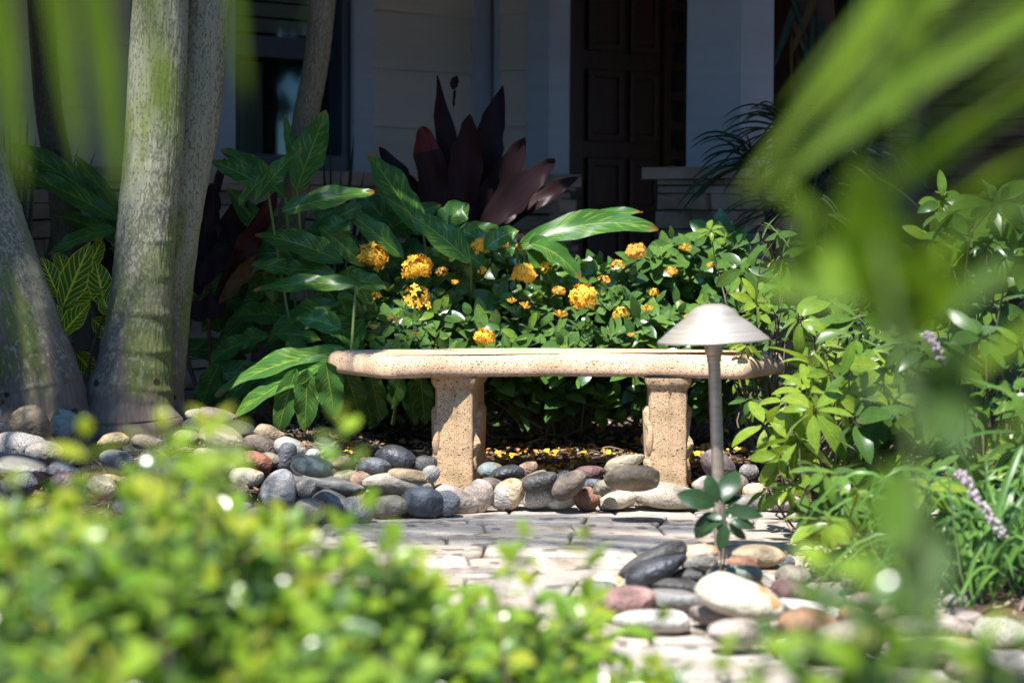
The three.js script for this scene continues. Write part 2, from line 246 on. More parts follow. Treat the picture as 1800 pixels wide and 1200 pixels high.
// paved path: a sand bed and one block after another
const pathEdge = (d) => [lerp(-1.0, -0.42, sstep(5.6, 6.4, d)) + sstep(6.4, 6.8, d) * 0.22, 1.35];
{
  const bedG = new THREE.PlaneGeometry(2.6, 3.95, 20, 30).rotateX(-Math.PI / 2); bedG.translate(0.25, -0.014, -4.85);
  const path = part(scene, 'paved_path', bedG, MAT.sand); path.userData.kind = 'structure';
  const paverGeo = (pts) => {                                // pts: outline in x, z; worn round edges
    const c = pts.reduce((a, q) => [a[0] + q[0] / 4, a[1] + q[1] / 4], [0, 0]), ring = [];
    for (let i = 0; i < 4; i++) { const a = pts[(i + 3) % 4], b = pts[i], d = pts[(i + 1) % 4]; for (const t of [0, 0.5, 1]) { const k = 0.1, p0 = [lerp(b[0], a[0], k), lerp(b[1], a[1], k)], p1 = [lerp(b[0], d[0], k), lerp(b[1], d[1], k)]; ring.push([lerp(lerp(p0[0], b[0], t), lerp(b[0], p1[0], t), t), lerp(lerp(p0[1], b[1], t), lerp(b[1], p1[1], t), t)]); } }
    const p = [], uv = [], ix = [], n = ring.length, ins = (q, s) => [c[0] + (q[0] - c[0]) * s, c[1] + (q[1] - c[1]) * s];
    for (const [s, y] of [[1, -0.05], [1, -0.008], [0.975, -0.002], [0.93, 0]]) for (const q of ring) { const e = ins(q, s); p.push(e[0], y, e[1]); uv.push(e[0] * 1.7, e[1] * 1.7 + y); }
    for (let k = 0; k < 3; k++) for (let i = 0; i < n; i++) { const a = k * n + i, b = k * n + (i + 1) % n; ix.push(a, a + n, b, b, a + n, b + n); }
    p.push(c[0], 0.001, c[1]); uv.push(c[0] * 1.7, c[1] * 1.7); for (let i = 0; i < n; i++) ix.push(3 * n + i, 4 * n, 3 * n + (i + 1) % n);
    const g = new THREE.BufferGeometry(); g.setAttribute('position', new THREE.Float32BufferAttribute(p, 3)); g.setAttribute('uv', new THREE.Float32BufferAttribute(uv, 2)); g.setIndex(ix); g.computeVertexNormals(); return g;
  };
  const r = rng(31); let d = 3.1;
  const J = (x, z) => 0.042 * (vn(x * 7.3, z * 7.3, 3) - 0.5) * 2;
  while (d < 6.82) {
    const dep = Math.min(rr(0.15, 0.24, r), 6.86 - d < 0.3 ? 6.86 - d : 9); let x = -1.05 + rr(-0.15, 0, r);
    while (x < 1.45) {
      const w = rr(0.15, 0.34, r), [e0, e1] = pathEdge(d + dep / 2);
      if (x + w > e0 && x < e1) {
        const g = 0.0045, z0 = -d - g / 2, z1 = -(d + dep) + g / 2, x0 = x + g / 2, x1 = x + w - g / 2;
        const q = [[x0 + J(x, d), z0 + J(d, x)], [x0 + J(x, d + dep), z1 + J(d + dep, x)], [x1 + J(x + w, d + dep), z1 + J(d + dep, x + w)], [x1 + J(x + w, d), z0 + J(d, x + w)]];
        const m = part(path, 'paver', paverGeo(q.reverse()), pick(MAT.paver, r)); m.position.y = rr(-0.004, 0.004, r);
      }
      x += w;
    }
    d += dep;
  }
}
// mulch chips, fallen florets and twigs on the bed behind the stones
{
  const r = rng(5), chip = (() => { const g = new THREE.BoxGeometry(1, 0.16, 0.3, 2, 1, 1), p = g.attributes.position; for (let i = 0; i < p.count; i++) p.setXYZ(i, p.getX(i), p.getY(i) + 0.12 * Math.abs(p.getX(i)), p.getZ(i) * (1 - Math.abs(p.getX(i)))); g.computeVertexNormals(); return g; })();
  const N = 11000, chips = shade(new THREE.InstancedMesh(chip, std({ color: 0xffffff, roughness: 1 }), N)); chips.name = 'mulch'; tag(chips, 'dark bark mulch chips covering the bed behind the bench', 'mulch', null, 'stuff');
  const m = new THREE.Matrix4(), q = new THREE.Quaternion(), e = new THREE.Euler(), c = new THREE.Color();
  for (let i = 0; i < N; i++) {
    const zone = r(), z = zone < 0.8 ? -rr(6.75, 8.9, r) : zone < 0.9 ? -rr(5.8, 6.8, r) : -rr(4.5, 6.0, r), x = zone < 0.8 ? rr(-1.5, 1.6, r) : zone < 0.9 ? rr(-1.6, -0.55, r) : rr(0.4, 1.3, r), s = rr(0.012, 0.045, r) * (zone < 0.8 ? 1 : 0.6);
    m.compose(V(x, groundH(x, z) + rr(0, 0.012, r), z), q.setFromEuler(e.set(rr(-0.5, 0.5, r), rr(0, 6.28, r), rr(-0.5, 0.5, r))), V(s, s * 0.5, s * rr(0.6, 1.2, r)));
    chips.setMatrixAt(i, m); const k = rr(0.08, 0.32, r) * (r() < 0.18 ? 2 : 1); chips.setColorAt(i, c.setRGB(k, k * 0.72, k * 0.52));
  }
  scene.add(chips);
  const floret = new THREE.CircleGeometry(1, 5).rotateX(-Math.PI / 2); { const p = floret.attributes.position; for (let i = 1; i < p.count; i++) p.setY(i, i % 2 ? 0.35 : -0.1); floret.computeVertexNormals(); }
  const FN = 1500, fl = shade(new THREE.InstancedMesh(floret, std({ color: 0xffffff, roughness: 0.9, side: THREE.DoubleSide }), FN)); fl.name = 'fallen_blossoms'; tag(fl, 'fallen yellow and brown florets scattered on the mulch under the bench', 'fallen blossoms', null, 'stuff');
  for (let i = 0; i < FN; i++) {
    const a = pick([[-0.05, -7.5, 0.32, 0.18], [0.02, -7.35, 0.2, 0.1], [-0.35, -7.4, 0.12, 0.12], [0.4, -7.6, 0.35, 0.2], [-0.2, -7.3, 0.08, 0.06], [0.15, -7.9, 0.6, 0.3]], r), x = a[0] + (r() + r() - 1) * a[2] * 1.4, z = a[1] + (r() + r() - 1) * a[3] * 1.4, s = rr(0.005, 0.012, r);
    m.compose(V(x, groundH(x, z) + rr(0.012, 0.022, r), z), q.setFromEuler(e.set(rr(-0.6, 0.6, r), rr(0, 6.28, r), rr(-0.6, 0.6, r))), V(s, s, s));
    fl.setMatrixAt(i, m); r() < 0.6 ? fl.setColorAt(i, c.setRGB(rr(0.6, 0.85, r), rr(0.3, 0.48, r), 0.03)) : fl.setColorAt(i, c.setRGB(rr(0.25, 0.45, r), rr(0.16, 0.26, r), 0.07));
  }
  scene.add(fl);
  const tw = []; for (let i = 0; i < 70; i++) { const x = rr(-0.8, 1.0, r), z = -rr(7.2, 8.4, r), y = groundH(x, z), a = rr(0, 6.28, r), l = rr(0.04, 0.16, r); tw.push(tube([V(x, y + 0.02, z), V(x + Math.cos(a) * l / 2, y + rr(0.02, 0.035, r), z + Math.sin(a) * l / 2), V(x + Math.cos(a + 0.2) * l, y + 0.015, z + Math.sin(a + 0.2) * l)], 0.0022, 0.0012, 4, 5)); }
  const t = shade(new THREE.Mesh(mergeGeometries(tw), std({ color: lin(0.3, 0.22, 0.14), roughness: 0.9 }))); t.name = 'litter'; tag(t, 'thin dry twigs lying on the mulch', 'twigs', null, 'stuff'); scene.add(t);
}

// ------------------------------------------------------------------ house
const HO = V(-1.73, 0, -8.5), HT = 48 * Math.PI / 180;
{
  const house = thing('house', 'shaded house front with pale lap siding, white trim, dark door and stone bases', 'house', HO); house.rotation.y = HT;
  const ux = Math.cos(HT), uz = -Math.sin(HT), nx = Math.sin(HT), nz = Math.cos(HT);
  const aAt = (px, c) => { const k = (px - 900) / F; return (k * (8.5 - nz * c) - HO.x - nx * c) / (ux + k * uz); };     // place along the wall that is seen at that column
  const cAt = (px, a) => { const k = (px - 900) / F; return (k * (8.5 - uz * a) - HO.x - ux * a) / (nx + k * nz); };
  const box = (a0, a1, y0, y1, c0, c1) => { const g = new THREE.BoxGeometry(a1 - a0, y1 - y0, c1 - c0).translate((a0 + a1) / 2, (y0 + y1) / 2, (c0 + c1) / 2), p = g.attributes.position, n = g.attributes.normal, uv = g.attributes.uv; for (let i = 0; i < p.count; i++) Math.abs(n.getX(i)) > 0.5 ? uv.setXY(i, p.getZ(i), p.getY(i)) : Math.abs(n.getY(i)) > 0.5 ? uv.setXY(i, p.getX(i), p.getZ(i)) : uv.setXY(i, p.getX(i), p.getY(i)); return g; };
  const EXP = 0.225, ROOF = 2.45;
  // boards[i]: wedge, thick at its foot; along: 'a' (facing out) or 'c' (facing along -a)
  function siding(s0, s1, y0, y1, at, along, first = 0) {
    const wall = part(house, 'siding_wall', along === 'a' ? box(s0, s1, y0, y1, at - 0.1, at) : box(at, at + 0.1, y0, y1, s0, s1), MAT.siding[2]);
    for (let y = y0 + first; y < y1 - 0.02; y += EXP) {
      const t = Math.min(y1, y + EXP + 0.015), g = new THREE.BufferGeometry(), f = 0.02, e = 0.006;
      const prof2 = [[0, y], [f, y], [e, t], [0, t]], p = [], uv = [], ix = [];
      const put = (q, s) => (along === 'a' ? [s, q[1], at + q[0]] : [at - q[0], q[1], s]);
      for (let i = 0; i < 4; i++) { const q = prof2[i], w = prof2[(i + 1) % 4], b = p.length / 3; for (const [k, s] of [[q, s0], [w, s0], [w, s1], [q, s1]]) { p.push(...put(k, s)); uv.push(s, k[1] + k[0]); } along === 'a' ? ix.push(b, b + 2, b + 1, b, b + 3, b + 2) : ix.push(b, b + 1, b + 2, b, b + 2, b + 3); }
      for (const s of [s0, s1]) { const b = p.length / 3; for (const q of prof2) { p.push(...put(q, s)); uv.push(q[0], q[1]); } ix.push(b, b + 1, b + 2, b, b + 2, b + 3); }
      g.setAttribute('position', new THREE.Float32BufferAttribute(p, 3)); g.setAttribute('uv', new THREE.Float32BufferAttribute(uv, 2)); g.setIndex(ix);
      const ng = g.toNonIndexed(); ng.computeVertexNormals();
      part(wall, 'siding_board', ng, MAT.siding[Math.floor(hash(Math.round(y * 100), Math.round(s0 * 100), 4) * 2)]);
    }
    return wall;
  }
  const r = rng(77);
  function chip(g, k) { const p = g.attributes.position; for (let i = 0; i < p.count; i++) p.setXYZ(i, p.getX(i) + k * (vn(p.getX(i) * 30, p.getY(i) * 30, p.getZ(i) * 30) - 0.5), p.getY(i) + k * 0.7 * (vn(p.getX(i) * 30, p.getY(i) * 30, p.getZ(i) * 30 + 9) - 0.5), p.getZ(i) + k * (vn(p.getX(i) * 30, p.getY(i) * 30, p.getZ(i) * 30 + 5) - 0.5)); const n = g.toNonIndexed(); n.computeVertexNormals(); return n; }
  // ledge stones over one face: along 'a' or 'c'
  function ledge(parent, s0, s1, y0, y1, at, along, big = 1) {
    let y = y0;
    while (y < y1 - 0.012) {
      const h = Math.min(rr(0.03, 0.08, r) * big, y1 - y); let s = s0 - rr(0, 0.1, r);
      while (s < s1) {
        const w = rr(0.07, 0.27, r) * big, a = Math.max(s, s0), b = Math.min(s + w, s1); s += w;
        if (b - a < 0.02) continue;
        const o = rr(0.012, 0.06, r), g = 0.003; part(parent, 'ledge_stone', chip(along === 'a' ? box(a + g, b - g, y + g, y + h - g, at - 0.01, at + o) : box(at - o, at + 0.01, y + g, y + h - g, a + g, b - g), 0.02), pick(MAT.ledge, r));
      }
      y += h;
    }
  }
  const aT0 = aAt(375, 0), aW0 = aAt(402, 0), aW1 = aAt(590, 0), aT1 = aAt(606, 0), aT2 = aAt(640, 0), aT3 = aAt(822, 0), aC = aAt(850, 0);
  const base = 0.955;
  siding(-4, aT0, base, ROOF, 0, 'a', -0.02); siding(aT2, aT3, base, ROOF, 0, 'a', -0.045);
  part(house, 'trim_board', box(aT0, aW0, base, ROOF, -0.1, 0.035), MAT.trim);
  part(house, 'trim_board', box(aT1, aT2, base, ROOF, -0.1, 0.05), MAT.trim);
  part(house, 'trim_board', box(aT3, aC, base, ROOF, -0.1, 0.03), MAT.trim);
  // window between them: frame, sashes, panes, blind slats and the dark room behind
  const win = part(house, 'window', box(aW0, aW1, base, base + 0.06, -0.1, 0.04), MAT.blue);
  part(win, 'frame', box(aW1, aT1 - 0.001, base, ROOF, -0.1, 0.03), MAT.blue);
  const yb = EYE + (375 - 97) / F * 9.2, yt = EYE + (375 - 60) / F * 9.2;
  part(win, 'sash_rail', box(aW0, aW1, yb, yt, -0.06, -0.01), MAT.blue);
  part(win, 'pane', box(aW0, aW1, base + 0.06, yb, -0.045, -0.04), MAT.glass); part(win, 'pane', box(aW0, aW1, yt, ROOF, -0.045, -0.04), MAT.glass);
  for (let y = yt + 0.02; y < ROOF - 0.02; y += 0.06) part(win, 'blind_slat', box(aW0 + 0.01, aW1 - 0.01, y, y + 0.05, -0.09, -0.085), MAT.blind);
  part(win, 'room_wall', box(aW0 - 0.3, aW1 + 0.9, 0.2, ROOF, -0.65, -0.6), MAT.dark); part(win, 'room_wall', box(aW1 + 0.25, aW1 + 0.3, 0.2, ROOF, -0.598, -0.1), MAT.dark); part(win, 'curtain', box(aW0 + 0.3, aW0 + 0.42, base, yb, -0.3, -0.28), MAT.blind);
  // stone base under the siding
  const sb = part(house, 'stone_base', box(-4, aC, -0.1, base - 0.05, -0.1, 0.02), MAT.dark); ledge(sb, -1.2, aC, 0.06, base - 0.05, 0.02, 'a');
  part(house, 'cap_stone', chip(box(-4, aC - 0.002, base - 0.05, base, -0.1, 0.075), 0.006), MAT.ledge[2]);
  // short wall that comes forward beside the door
  const wEnd = cAt(970, aC), wTrim0 = cAt(880, aC), wTrim1 = cAt(930, aC), aq = aC + 0.1;
  part(house, 'trim_board', box(aC, aC + 0.1, base, ROOF, 0.052, wTrim0), MAT.trim);
  siding(wTrim0, wTrim1, base, ROOF, aC, 'c', -0.03);
  part(house, 'trim_board', box(aC - 0.025, aq, base, ROOF, wTrim1, wEnd), MAT.trim);
  const sw = part(house, 'stone_base', box(aC + 0.02, aq - 0.002, -0.1, base - 0.05, 0.03, wEnd - 0.02), MAT.dark); ledge(sw, 0.03, wEnd + 0.02, 0.06, base - 0.05, aC + 0.02, 'c'); ledge(sw, aC, aq + 0.01, 0.06, base - 0.05, wEnd - 0.018, 'a');
  part(house, 'cap_stone', chip(box(aC - 0.05, aq + 0.03, base - 0.048, base + 0.002, 0.08, wEnd + 0.04), 0.006), MAT.ledge[2]);
  // door, sidelight, dark timber beyond
  const dc = -0.12, a0 = aq + 0.02, a1 = aAt(1100, dc), a2 = aAt(1158, dc), a3 = aAt(1210, dc), floorY = 0.14;
  part(house, 'door_frame', box(aq, a0 + 0.03, floorY, ROOF, dc - 0.1, dc + 0.06), MAT.door);
  const door = part(house, 'door', box(a0 + 0.032, a2, floorY, ROOF, dc - 0.06, dc), MAT.door);
  const pa = [[aAt(1028, dc), aAt(1088, dc)], [aAt(1102, dc), aAt(1150, dc)]], py = [[-250, -110], [-95, 85], [122, 245], [278, 372], [390, 560]];
  for (const [p0, p1] of pa) for (const [q0, q1] of py) {
    const d0 = 10.9, y1 = EYE + (375 - q0) / F * d0, y0 = EYE + (375 - q1) / F * d0;
    const s = new THREE.Shape([[p0, y0], [p1, y0], [p1, y1], [p0, y1]].map((q) => new THREE.Vector2(...q))); s.holes.push(new THREE.Path([[p0 + 0.025, y0 + 0.025], [p0 + 0.025, y1 - 0.025], [p1 - 0.025, y1 - 0.025], [p1 - 0.025, y0 + 0.025]].map((q) => new THREE.Vector2(...q))));
    part(door, 'panel_moulding', new THREE.ExtrudeGeometry(s, { depth: 0.008, bevelThickness: 0.006, bevelSize: 0.005, bevelSegments: 2 }).translate(0, 0, dc + 0.007), MAT.door);
    part(door, 'door_panel', box(p0 + 0.035, p1 - 0.035, y0 + 0.035, y1 - 0.035, dc - 0.002, dc + 0.01), MAT.door);
  }
  const sl = part(house, 'sidelight', box(a2 + 0.002, a2 + 0.05, floorY, ROOF, dc - 0.06, dc + 0.02), MAT.door);
  part(sl, 'frame', box(a3 - 0.03, a3 + 0.05, floorY, ROOF, dc - 0.06, dc + 0.02), MAT.door);
  const cuts = [-300, -180, -110, -45, 5, 58, 112, 165, 218, 270, 420, 700].map((y) => EYE + (375 - y) / F * 11.2).reverse();
  for (let i = 0; i < cuts.length - 1; i++) { part(sl, 'pane', box(a2 + 0.051, a3 - 0.031, Math.max(floorY, cuts[i] + 0.02), cuts[i + 1] - 0.02, dc - 0.03, dc - 0.026), MAT.glass); part(sl, 'muntin', box(a2 + 0.051, a3 - 0.031, cuts[i + 1] - 0.019, cuts[i + 1] + 0.019, dc - 0.04, dc), MAT.door); }
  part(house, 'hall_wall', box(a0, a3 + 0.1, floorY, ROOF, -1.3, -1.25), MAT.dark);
  const aR = aAt(1520, 0);
  const tw = part(house, 'timber_wall', box(a3 + 0.052, aR + 0.1, floorY, ROOF, dc - 0.08, dc - 0.02), MAT.door);
  for (let s = a3 + 0.06, i = 0; s < aR; s += 0.16, i++) part(tw, 'plank', box(s + 0.003, s + 0.157, floorY, ROOF, dc - 0.02, dc - 0.004 + 0.004 * (i % 2)), MAT.door);
  // right wing: trim, siding, stone pier
  const w0 = cAt(1523, aR), w1 = cAt(1565, aR), w2 = cAt(1640, aR), w3 = w2 + 1.6;
  part(house, 'trim_board', box(aR - 0.02, aR + 0.1, 0.1, ROOF, -0.1, w1), MAT.trim);
  siding(w1, w2, 0.1, ROOF, aR, 'c', 0.03);
  const pier = part(house, 'stone_pier', box(aR - 0.03, aR + 1.2, -0.1, ROOF, w2, w3), MAT.dark); ledge(pier, w2, w3, 0.06, 2.3, aR - 0.03, 'c', 1.25); ledge(pier, aR - 0.04, aR + 1.2, 0.06, 2.3, w3, 'a', 1.25);
  // porch column on a stone pedestal
  const ca = 2.235, cc = 1.432, cw = 0.2, cd = 0.25, pedTop = EYE + (375 - 291) / F * 9.15;
  part(house, 'porch_column', box(ca, ca + cw, pedTop, ROOF, cc - cd, cc), MAT.trim);
  const ped = part(house, 'column_base', box(ca - 0.06, ca + cw + 0.06, -0.1, pedTop - 0.04, cc - cd - 0.06, cc + 0.06), MAT.dark);
  ledge(ped, cc - cd - 0.07, cc + 0.07, 0.06, pedTop - 0.045, ca - 0.06, 'c'); ledge(ped, ca - 0.07, ca + cw + 0.07, 0.06, pedTop - 0.045, cc + 0.06, 'a');
  part(ped, 'cap_stone', chip(box(ca - 0.115, ca + cw + 0.115, pedTop - 0.043, pedTop, cc - cd - 0.115, cc + 0.115), 0.008), MAT.ledge[2]);
  part(house, 'porch_floor', box(aC + 0.12, aR + 0.05, -0.1, floorY, -1.6, 1.65), MAT.paver[2]);
  // roof and the far walls that close the house
  part(house, 'soffit', box(-5, 0.55, ROOF, ROOF + 0.04, -6, 1.57), MAT.soffit); part(house, 'soffit', box(0.552, 9, ROOF, ROOF + 0.04, -6, 2.46), MAT.soffit);
  for (const [s, l, e] of [[-5, 5.55, 1.57], [0.552, 8.45, 2.45]]) part(house, 'roof', new THREE.ExtrudeGeometry(new THREE.Shape([[-e, 0], [6.2, 0], [6.2, 0.1], [2.2, 1.9], [-e, 0.14]].map((q) => new THREE.Vector2(...q))), { depth: l, bevelEnabled: false }).rotateY(Math.PI / 2).translate(s, ROOF + 0.042, 0), MAT.roof);
  part(house, 'fascia', box(-5, 0.52, ROOF - 0.12, ROOF + 0.18, 1.575, 1.6), MAT.trim); part(house, 'fascia', box(0.552, 9, ROOF - 0.12, ROOF + 0.18, 2.465, 2.49), MAT.trim); part(house, 'fascia', box(0.522, 0.55, ROOF - 0.12, ROOF + 0.18, 1.575, 2.49), MAT.trim);
  part(house, 'wall', box(-4.1, -4, 0, ROOF, -5, -0.1), MAT.siding[0]); part(house, 'wall', box(-4.1, 8.1, 0, ROOF, -5.1, -5), MAT.siding[0]); part(house, 'wall', box(8, 8.1, 0, ROOF, -5, -0.1), MAT.siding[0]); part(house, 'wall', box(aR + 1.2, 8.1, 0, ROOF, -0.2, -0.1), MAT.siding[0]);
}

// ------------------------------------------------------------------ bench
{
  const bx = (985 - 900) / F * 7.2, bench = thing('garden_bench', 'curved cast stone garden bench with pitted seat on two carved pedestals', 'bench', V(bx, groundH(bx, -7.2), -7.2)); bench.rotation.y = 0.05;
  const Y = (y) => y - bench.position.y;
  const R1 = 1.09, R2 = 1.475, H = 27.8 * Math.PI / 180, cz = 0.19 + 1.09 * Math.cos(H);
  const raw = [], arc = (rad, a0, a1, n) => { for (let i = 0; i <= n; i++) { const a = lerp(a0, a1, i / n); raw.push([Math.sin(a) * rad, cz - Math.cos(a) * rad]); } };
  arc(R1, -H, H, 24); arc(R2, H, -H, 28);
  const out = [], n0 = raw.length, cut = 0.055;
  for (let i = 0; i < n0; i++) {
    const a = raw[(i + n0 - 1) % n0], b = raw[i], c = raw[(i + 1) % n0], d1 = Math.hypot(a[0] - b[0], a[1] - b[1]), d2 = Math.hypot(c[0] - b[0], c[1] - b[1]);
    const turn = Math.abs(Math.atan2((b[0] - a[0]) * (c[1] - b[1]) - (b[1] - a[1]) * (c[0] - b[0]), (b[0] - a[0]) * (c[0] - b[0]) + (b[1] - a[1]) * (c[1] - b[1])));
    if (turn < 0.5) { out.push(b); continue; }
    const k1 = Math.min(cut, d1 * 0.98) / d1, k2 = Math.min(cut, d2 * 0.98) / d2, p0 = [lerp(b[0], a[0], k1), lerp(b[1], a[1], k1)], p1 = [lerp(b[0], c[0], k2), lerp(b[1], c[1], k2)];
    for (let t = 0; t <= 1.001; t += 0.125) out.push([lerp(lerp(p0[0], b[0], t), lerp(b[0], p1[0], t), t), lerp(lerp(p0[1], b[1], t), lerp(b[1], p1[1], t), t)]);
  }
  const n = out.length, nor = out.map((b, i) => { const a = out[(i + n - 1) % n], c = out[(i + 1) % n], t = [c[0] - a[0], c[1] - a[1]], l = Math.hypot(...t); return [t[1] / l, -t[0] / l]; });
  const sgn = (() => { let s = 0; for (let i = 0; i < n; i++) { const a = out[i], b = out[(i + 1) % n]; s += a[0] * b[1] - b[0] * a[1]; } return s > 0 ? 1 : -1; })();
  const rings = [[0.03, 0.337], [0.012, 0.3375], [0.005, 0.341], [0.001, 0.348], [0, 0.358], [0.001, 0.37], [0.005, 0.381], [0.012, 0.39], [0.021, 0.396], [0.031, 0.3985], [0.04, 0.399], [0.0415, 0.396], [0.044, 0.3955], [0.0465, 0.396], [0.048, 0.4], [0.06, 0.401]];
  const p = [], uv = [], ix = []; let len = [0]; for (let i = 0; i < n; i++) len.push(len[i] + Math.hypot(out[(i + 1) % n][0] - out[i][0], out[(i + 1) % n][1] - out[i][1]));
  let pv = 0; rings.forEach(([o, y], k) => { if (k) pv += Math.hypot(o - rings[k - 1][0], y - rings[k - 1][1]); for (let i = 0; i <= n; i++) { const q = out[i % n], m = nor[i % n], w = 0.0016 * (vn(q[0] * 40, q[1] * 40, y * 90) - 0.5); p.push(q[0] - sgn * m[0] * (o + w), Y(y) + w * 0.6, q[1] - sgn * m[1] * (o + w)); uv.push(len[i] / 0.33, pv / 0.33); } });
  const m = n + 1; for (let k = 0; k < rings.length - 1; k++) for (let i = 0; i < n; i++) { const a = k * m + i, b = a + 1; sgn > 0 ? ix.push(a, a + m, b, b, a + m, b + m) : ix.push(a, b, a + m, b, b + m, a + m); }
  for (const [k, flip] of [[rings.length - 1, false], [0, true]]) {
    const c = [], b0 = p.length / 3; for (let i = 0; i < n; i++) { const s = (k * m + i) * 3; c.push(new THREE.Vector2(p[s], p[s + 2])); p.push(p[s], p[s + 1], p[s + 2]); uv.push(p[s] / 0.33, p[s + 2] / 0.33); }
    for (const f of THREE.ShapeUtils.triangulateShape(c, [])) { const [a, b, d] = f, up = (c[b].x - c[a].x) * (c[d].y - c[a].y) - (c[b].y - c[a].y) * (c[d].x - c[a].x) < 0; up !== flip ? ix.push(b0 + a, b0 + b, b0 + d) : ix.push(b0 + a, b0 + d, b0 + b); }
  }
  const g = new THREE.BufferGeometry(); g.setAttribute('position', new THREE.Float32BufferAttribute(p, 3)); g.setAttribute('uv', new THREE.Float32BufferAttribute(uv, 2)); g.setIndex(ix); g.computeVertexNormals();
  part(bench, 'seat', g, MAT.cast);
  // pedestal: lofted block with a faint ridge down its face, a flared head, scrolls on its flanks
  function pedestal() {
    const lv = [[-0.06, 1.06], [0.0, 1.05], [0.05, 1.0], [0.12, 0.985], [0.2, 0.975], [0.27, 0.98], [0.296, 0.99], [0.303, 1.0], [0.312, 1.1], [0.322, 1.17], [0.3365, 1.19]], hw = 0.056, hd = 0.13, ch = 0.007;
    const sec = [[-hw + ch, hd], [-hw * 0.5, hd + 0.0015], [-0.004, hd + 0.002], [0, hd + 0.0065], [0.004, hd + 0.002], [hw * 0.5, hd + 0.0015], [hw - ch, hd], [hw, hd - ch], [hw, 0.05], [hw, -0.05], [hw, -hd + ch], [hw - ch, -hd], [-hw + ch, -hd], [-hw, -hd + ch], [-hw, -0.05], [-hw, 0.05], [-hw, hd - ch]];
    const dense = []; for (let i = 0; i < lv.length - 1; i++) { const c = i < 6 ? 5 : 1; for (let k = 0; k < c; k++) dense.push([lerp(lv[i][0], lv[i + 1][0], k / c), lerp(lv[i][1], lv[i + 1][1], k / c)]); } dense.push(lv.at(-1));
    const q = [], w = [], id = [], N = sec.length;
    const L = [0]; for (let i = 0; i < N; i++) L.push(L[i] + Math.hypot(sec[(i + 1) % N][0] - sec[i][0], sec[(i + 1) % N][1] - sec[i][1]));
    for (const [y, s] of dense) for (let i = 0; i <= N; i++) { const e = sec[i % N], o = 0.003 * (vn(e[0] * 60 + 5, y * 50, e[1] * 60) - 0.5); q.push(e[0] * s + o * Math.sign(e[0]), y, e[1] * (1 + (s - 1) * 0.5) + o * Math.sign(e[1])); w.push(L[i] / 0.33, y / 0.33); }
    for (let k = 0; k < dense.length - 1; k++) for (let i = 0; i < N; i++) { const a = k * (N + 1) + i, b = a + 1, c = a + N + 1; id.push(a, b, c, b, c + 1, c); }
    const t = new THREE.BufferGeometry(); t.setAttribute('position', new THREE.Float32BufferAttribute(q, 3)); t.setAttribute('uv', new THREE.Float32BufferAttribute(w, 2)); t.setIndex(id.flatMap((_, i) => (i % 3 ? [] : [id[i], id[i + 2], id[i + 1]]))); t.computeVertexNormals(); return t;
  }
  function scroll() {                                        // acanthus-like scroll carved on the flank
    const s = new THREE.Shape(); s.moveTo(-0.07, 0.06); s.bezierCurveTo(-0.1, 0.1, -0.09, 0.17, -0.05, 0.2); s.bezierCurveTo(-0.03, 0.25, 0.05, 0.26, 0.08, 0.22); s.bezierCurveTo(0.11, 0.18, 0.1, 0.13, 0.085, 0.11); s.bezierCurveTo(0.11, 0.08, 0.09, 0.05, 0.05, 0.05); s.bezierCurveTo(0.02, 0.03, -0.04, 0.03, -0.07, 0.06);
    const e = new THREE.ExtrudeGeometry(s, { depth: 0.006, bevelThickness: 0.01, bevelSize: 0.016, bevelSegments: 4, curveSegments: 14, steps: 1 }), p2 = e.attributes.position, u2 = e.attributes.uv;
    for (let i = 0; i < p2.count; i++) { const x = p2.getX(i), y = p2.getY(i), z = p2.getZ(i); p2.setZ(i, z > 0.003 ? z + 0.005 * Math.sin(Math.hypot(x - 0.02, y - 0.17) * 130) + 0.022 * (vn(x * 28 + 4, y * 34, 3) - 0.5) : z); u2.setXY(i, x / 0.33, y / 0.33); }
    e.computeVertexNormals(); return e.rotateY(-Math.PI / 2);
  }
  const pg = pedestal(), sg = scroll();
  for (const [px, yaw] of [[801, -0.11], [1172, -0.03]]) {
    const x = (px - 978) / F * 7.12, leg = part(bench, 'leg', pg, MAT.castLeg, V(x, Y(0), -0.02 + x * 0.05 - Math.abs(x) * 0.1)); leg.rotation.y = yaw - 0.05;
    for (const s of [-1, 1]) { const c = part(leg, 'carved_scroll', sg, MAT.castLeg, V(s * 0.049, 0, 0.02)); if (s > 0) c.rotation.y = Math.PI; }
  }
}

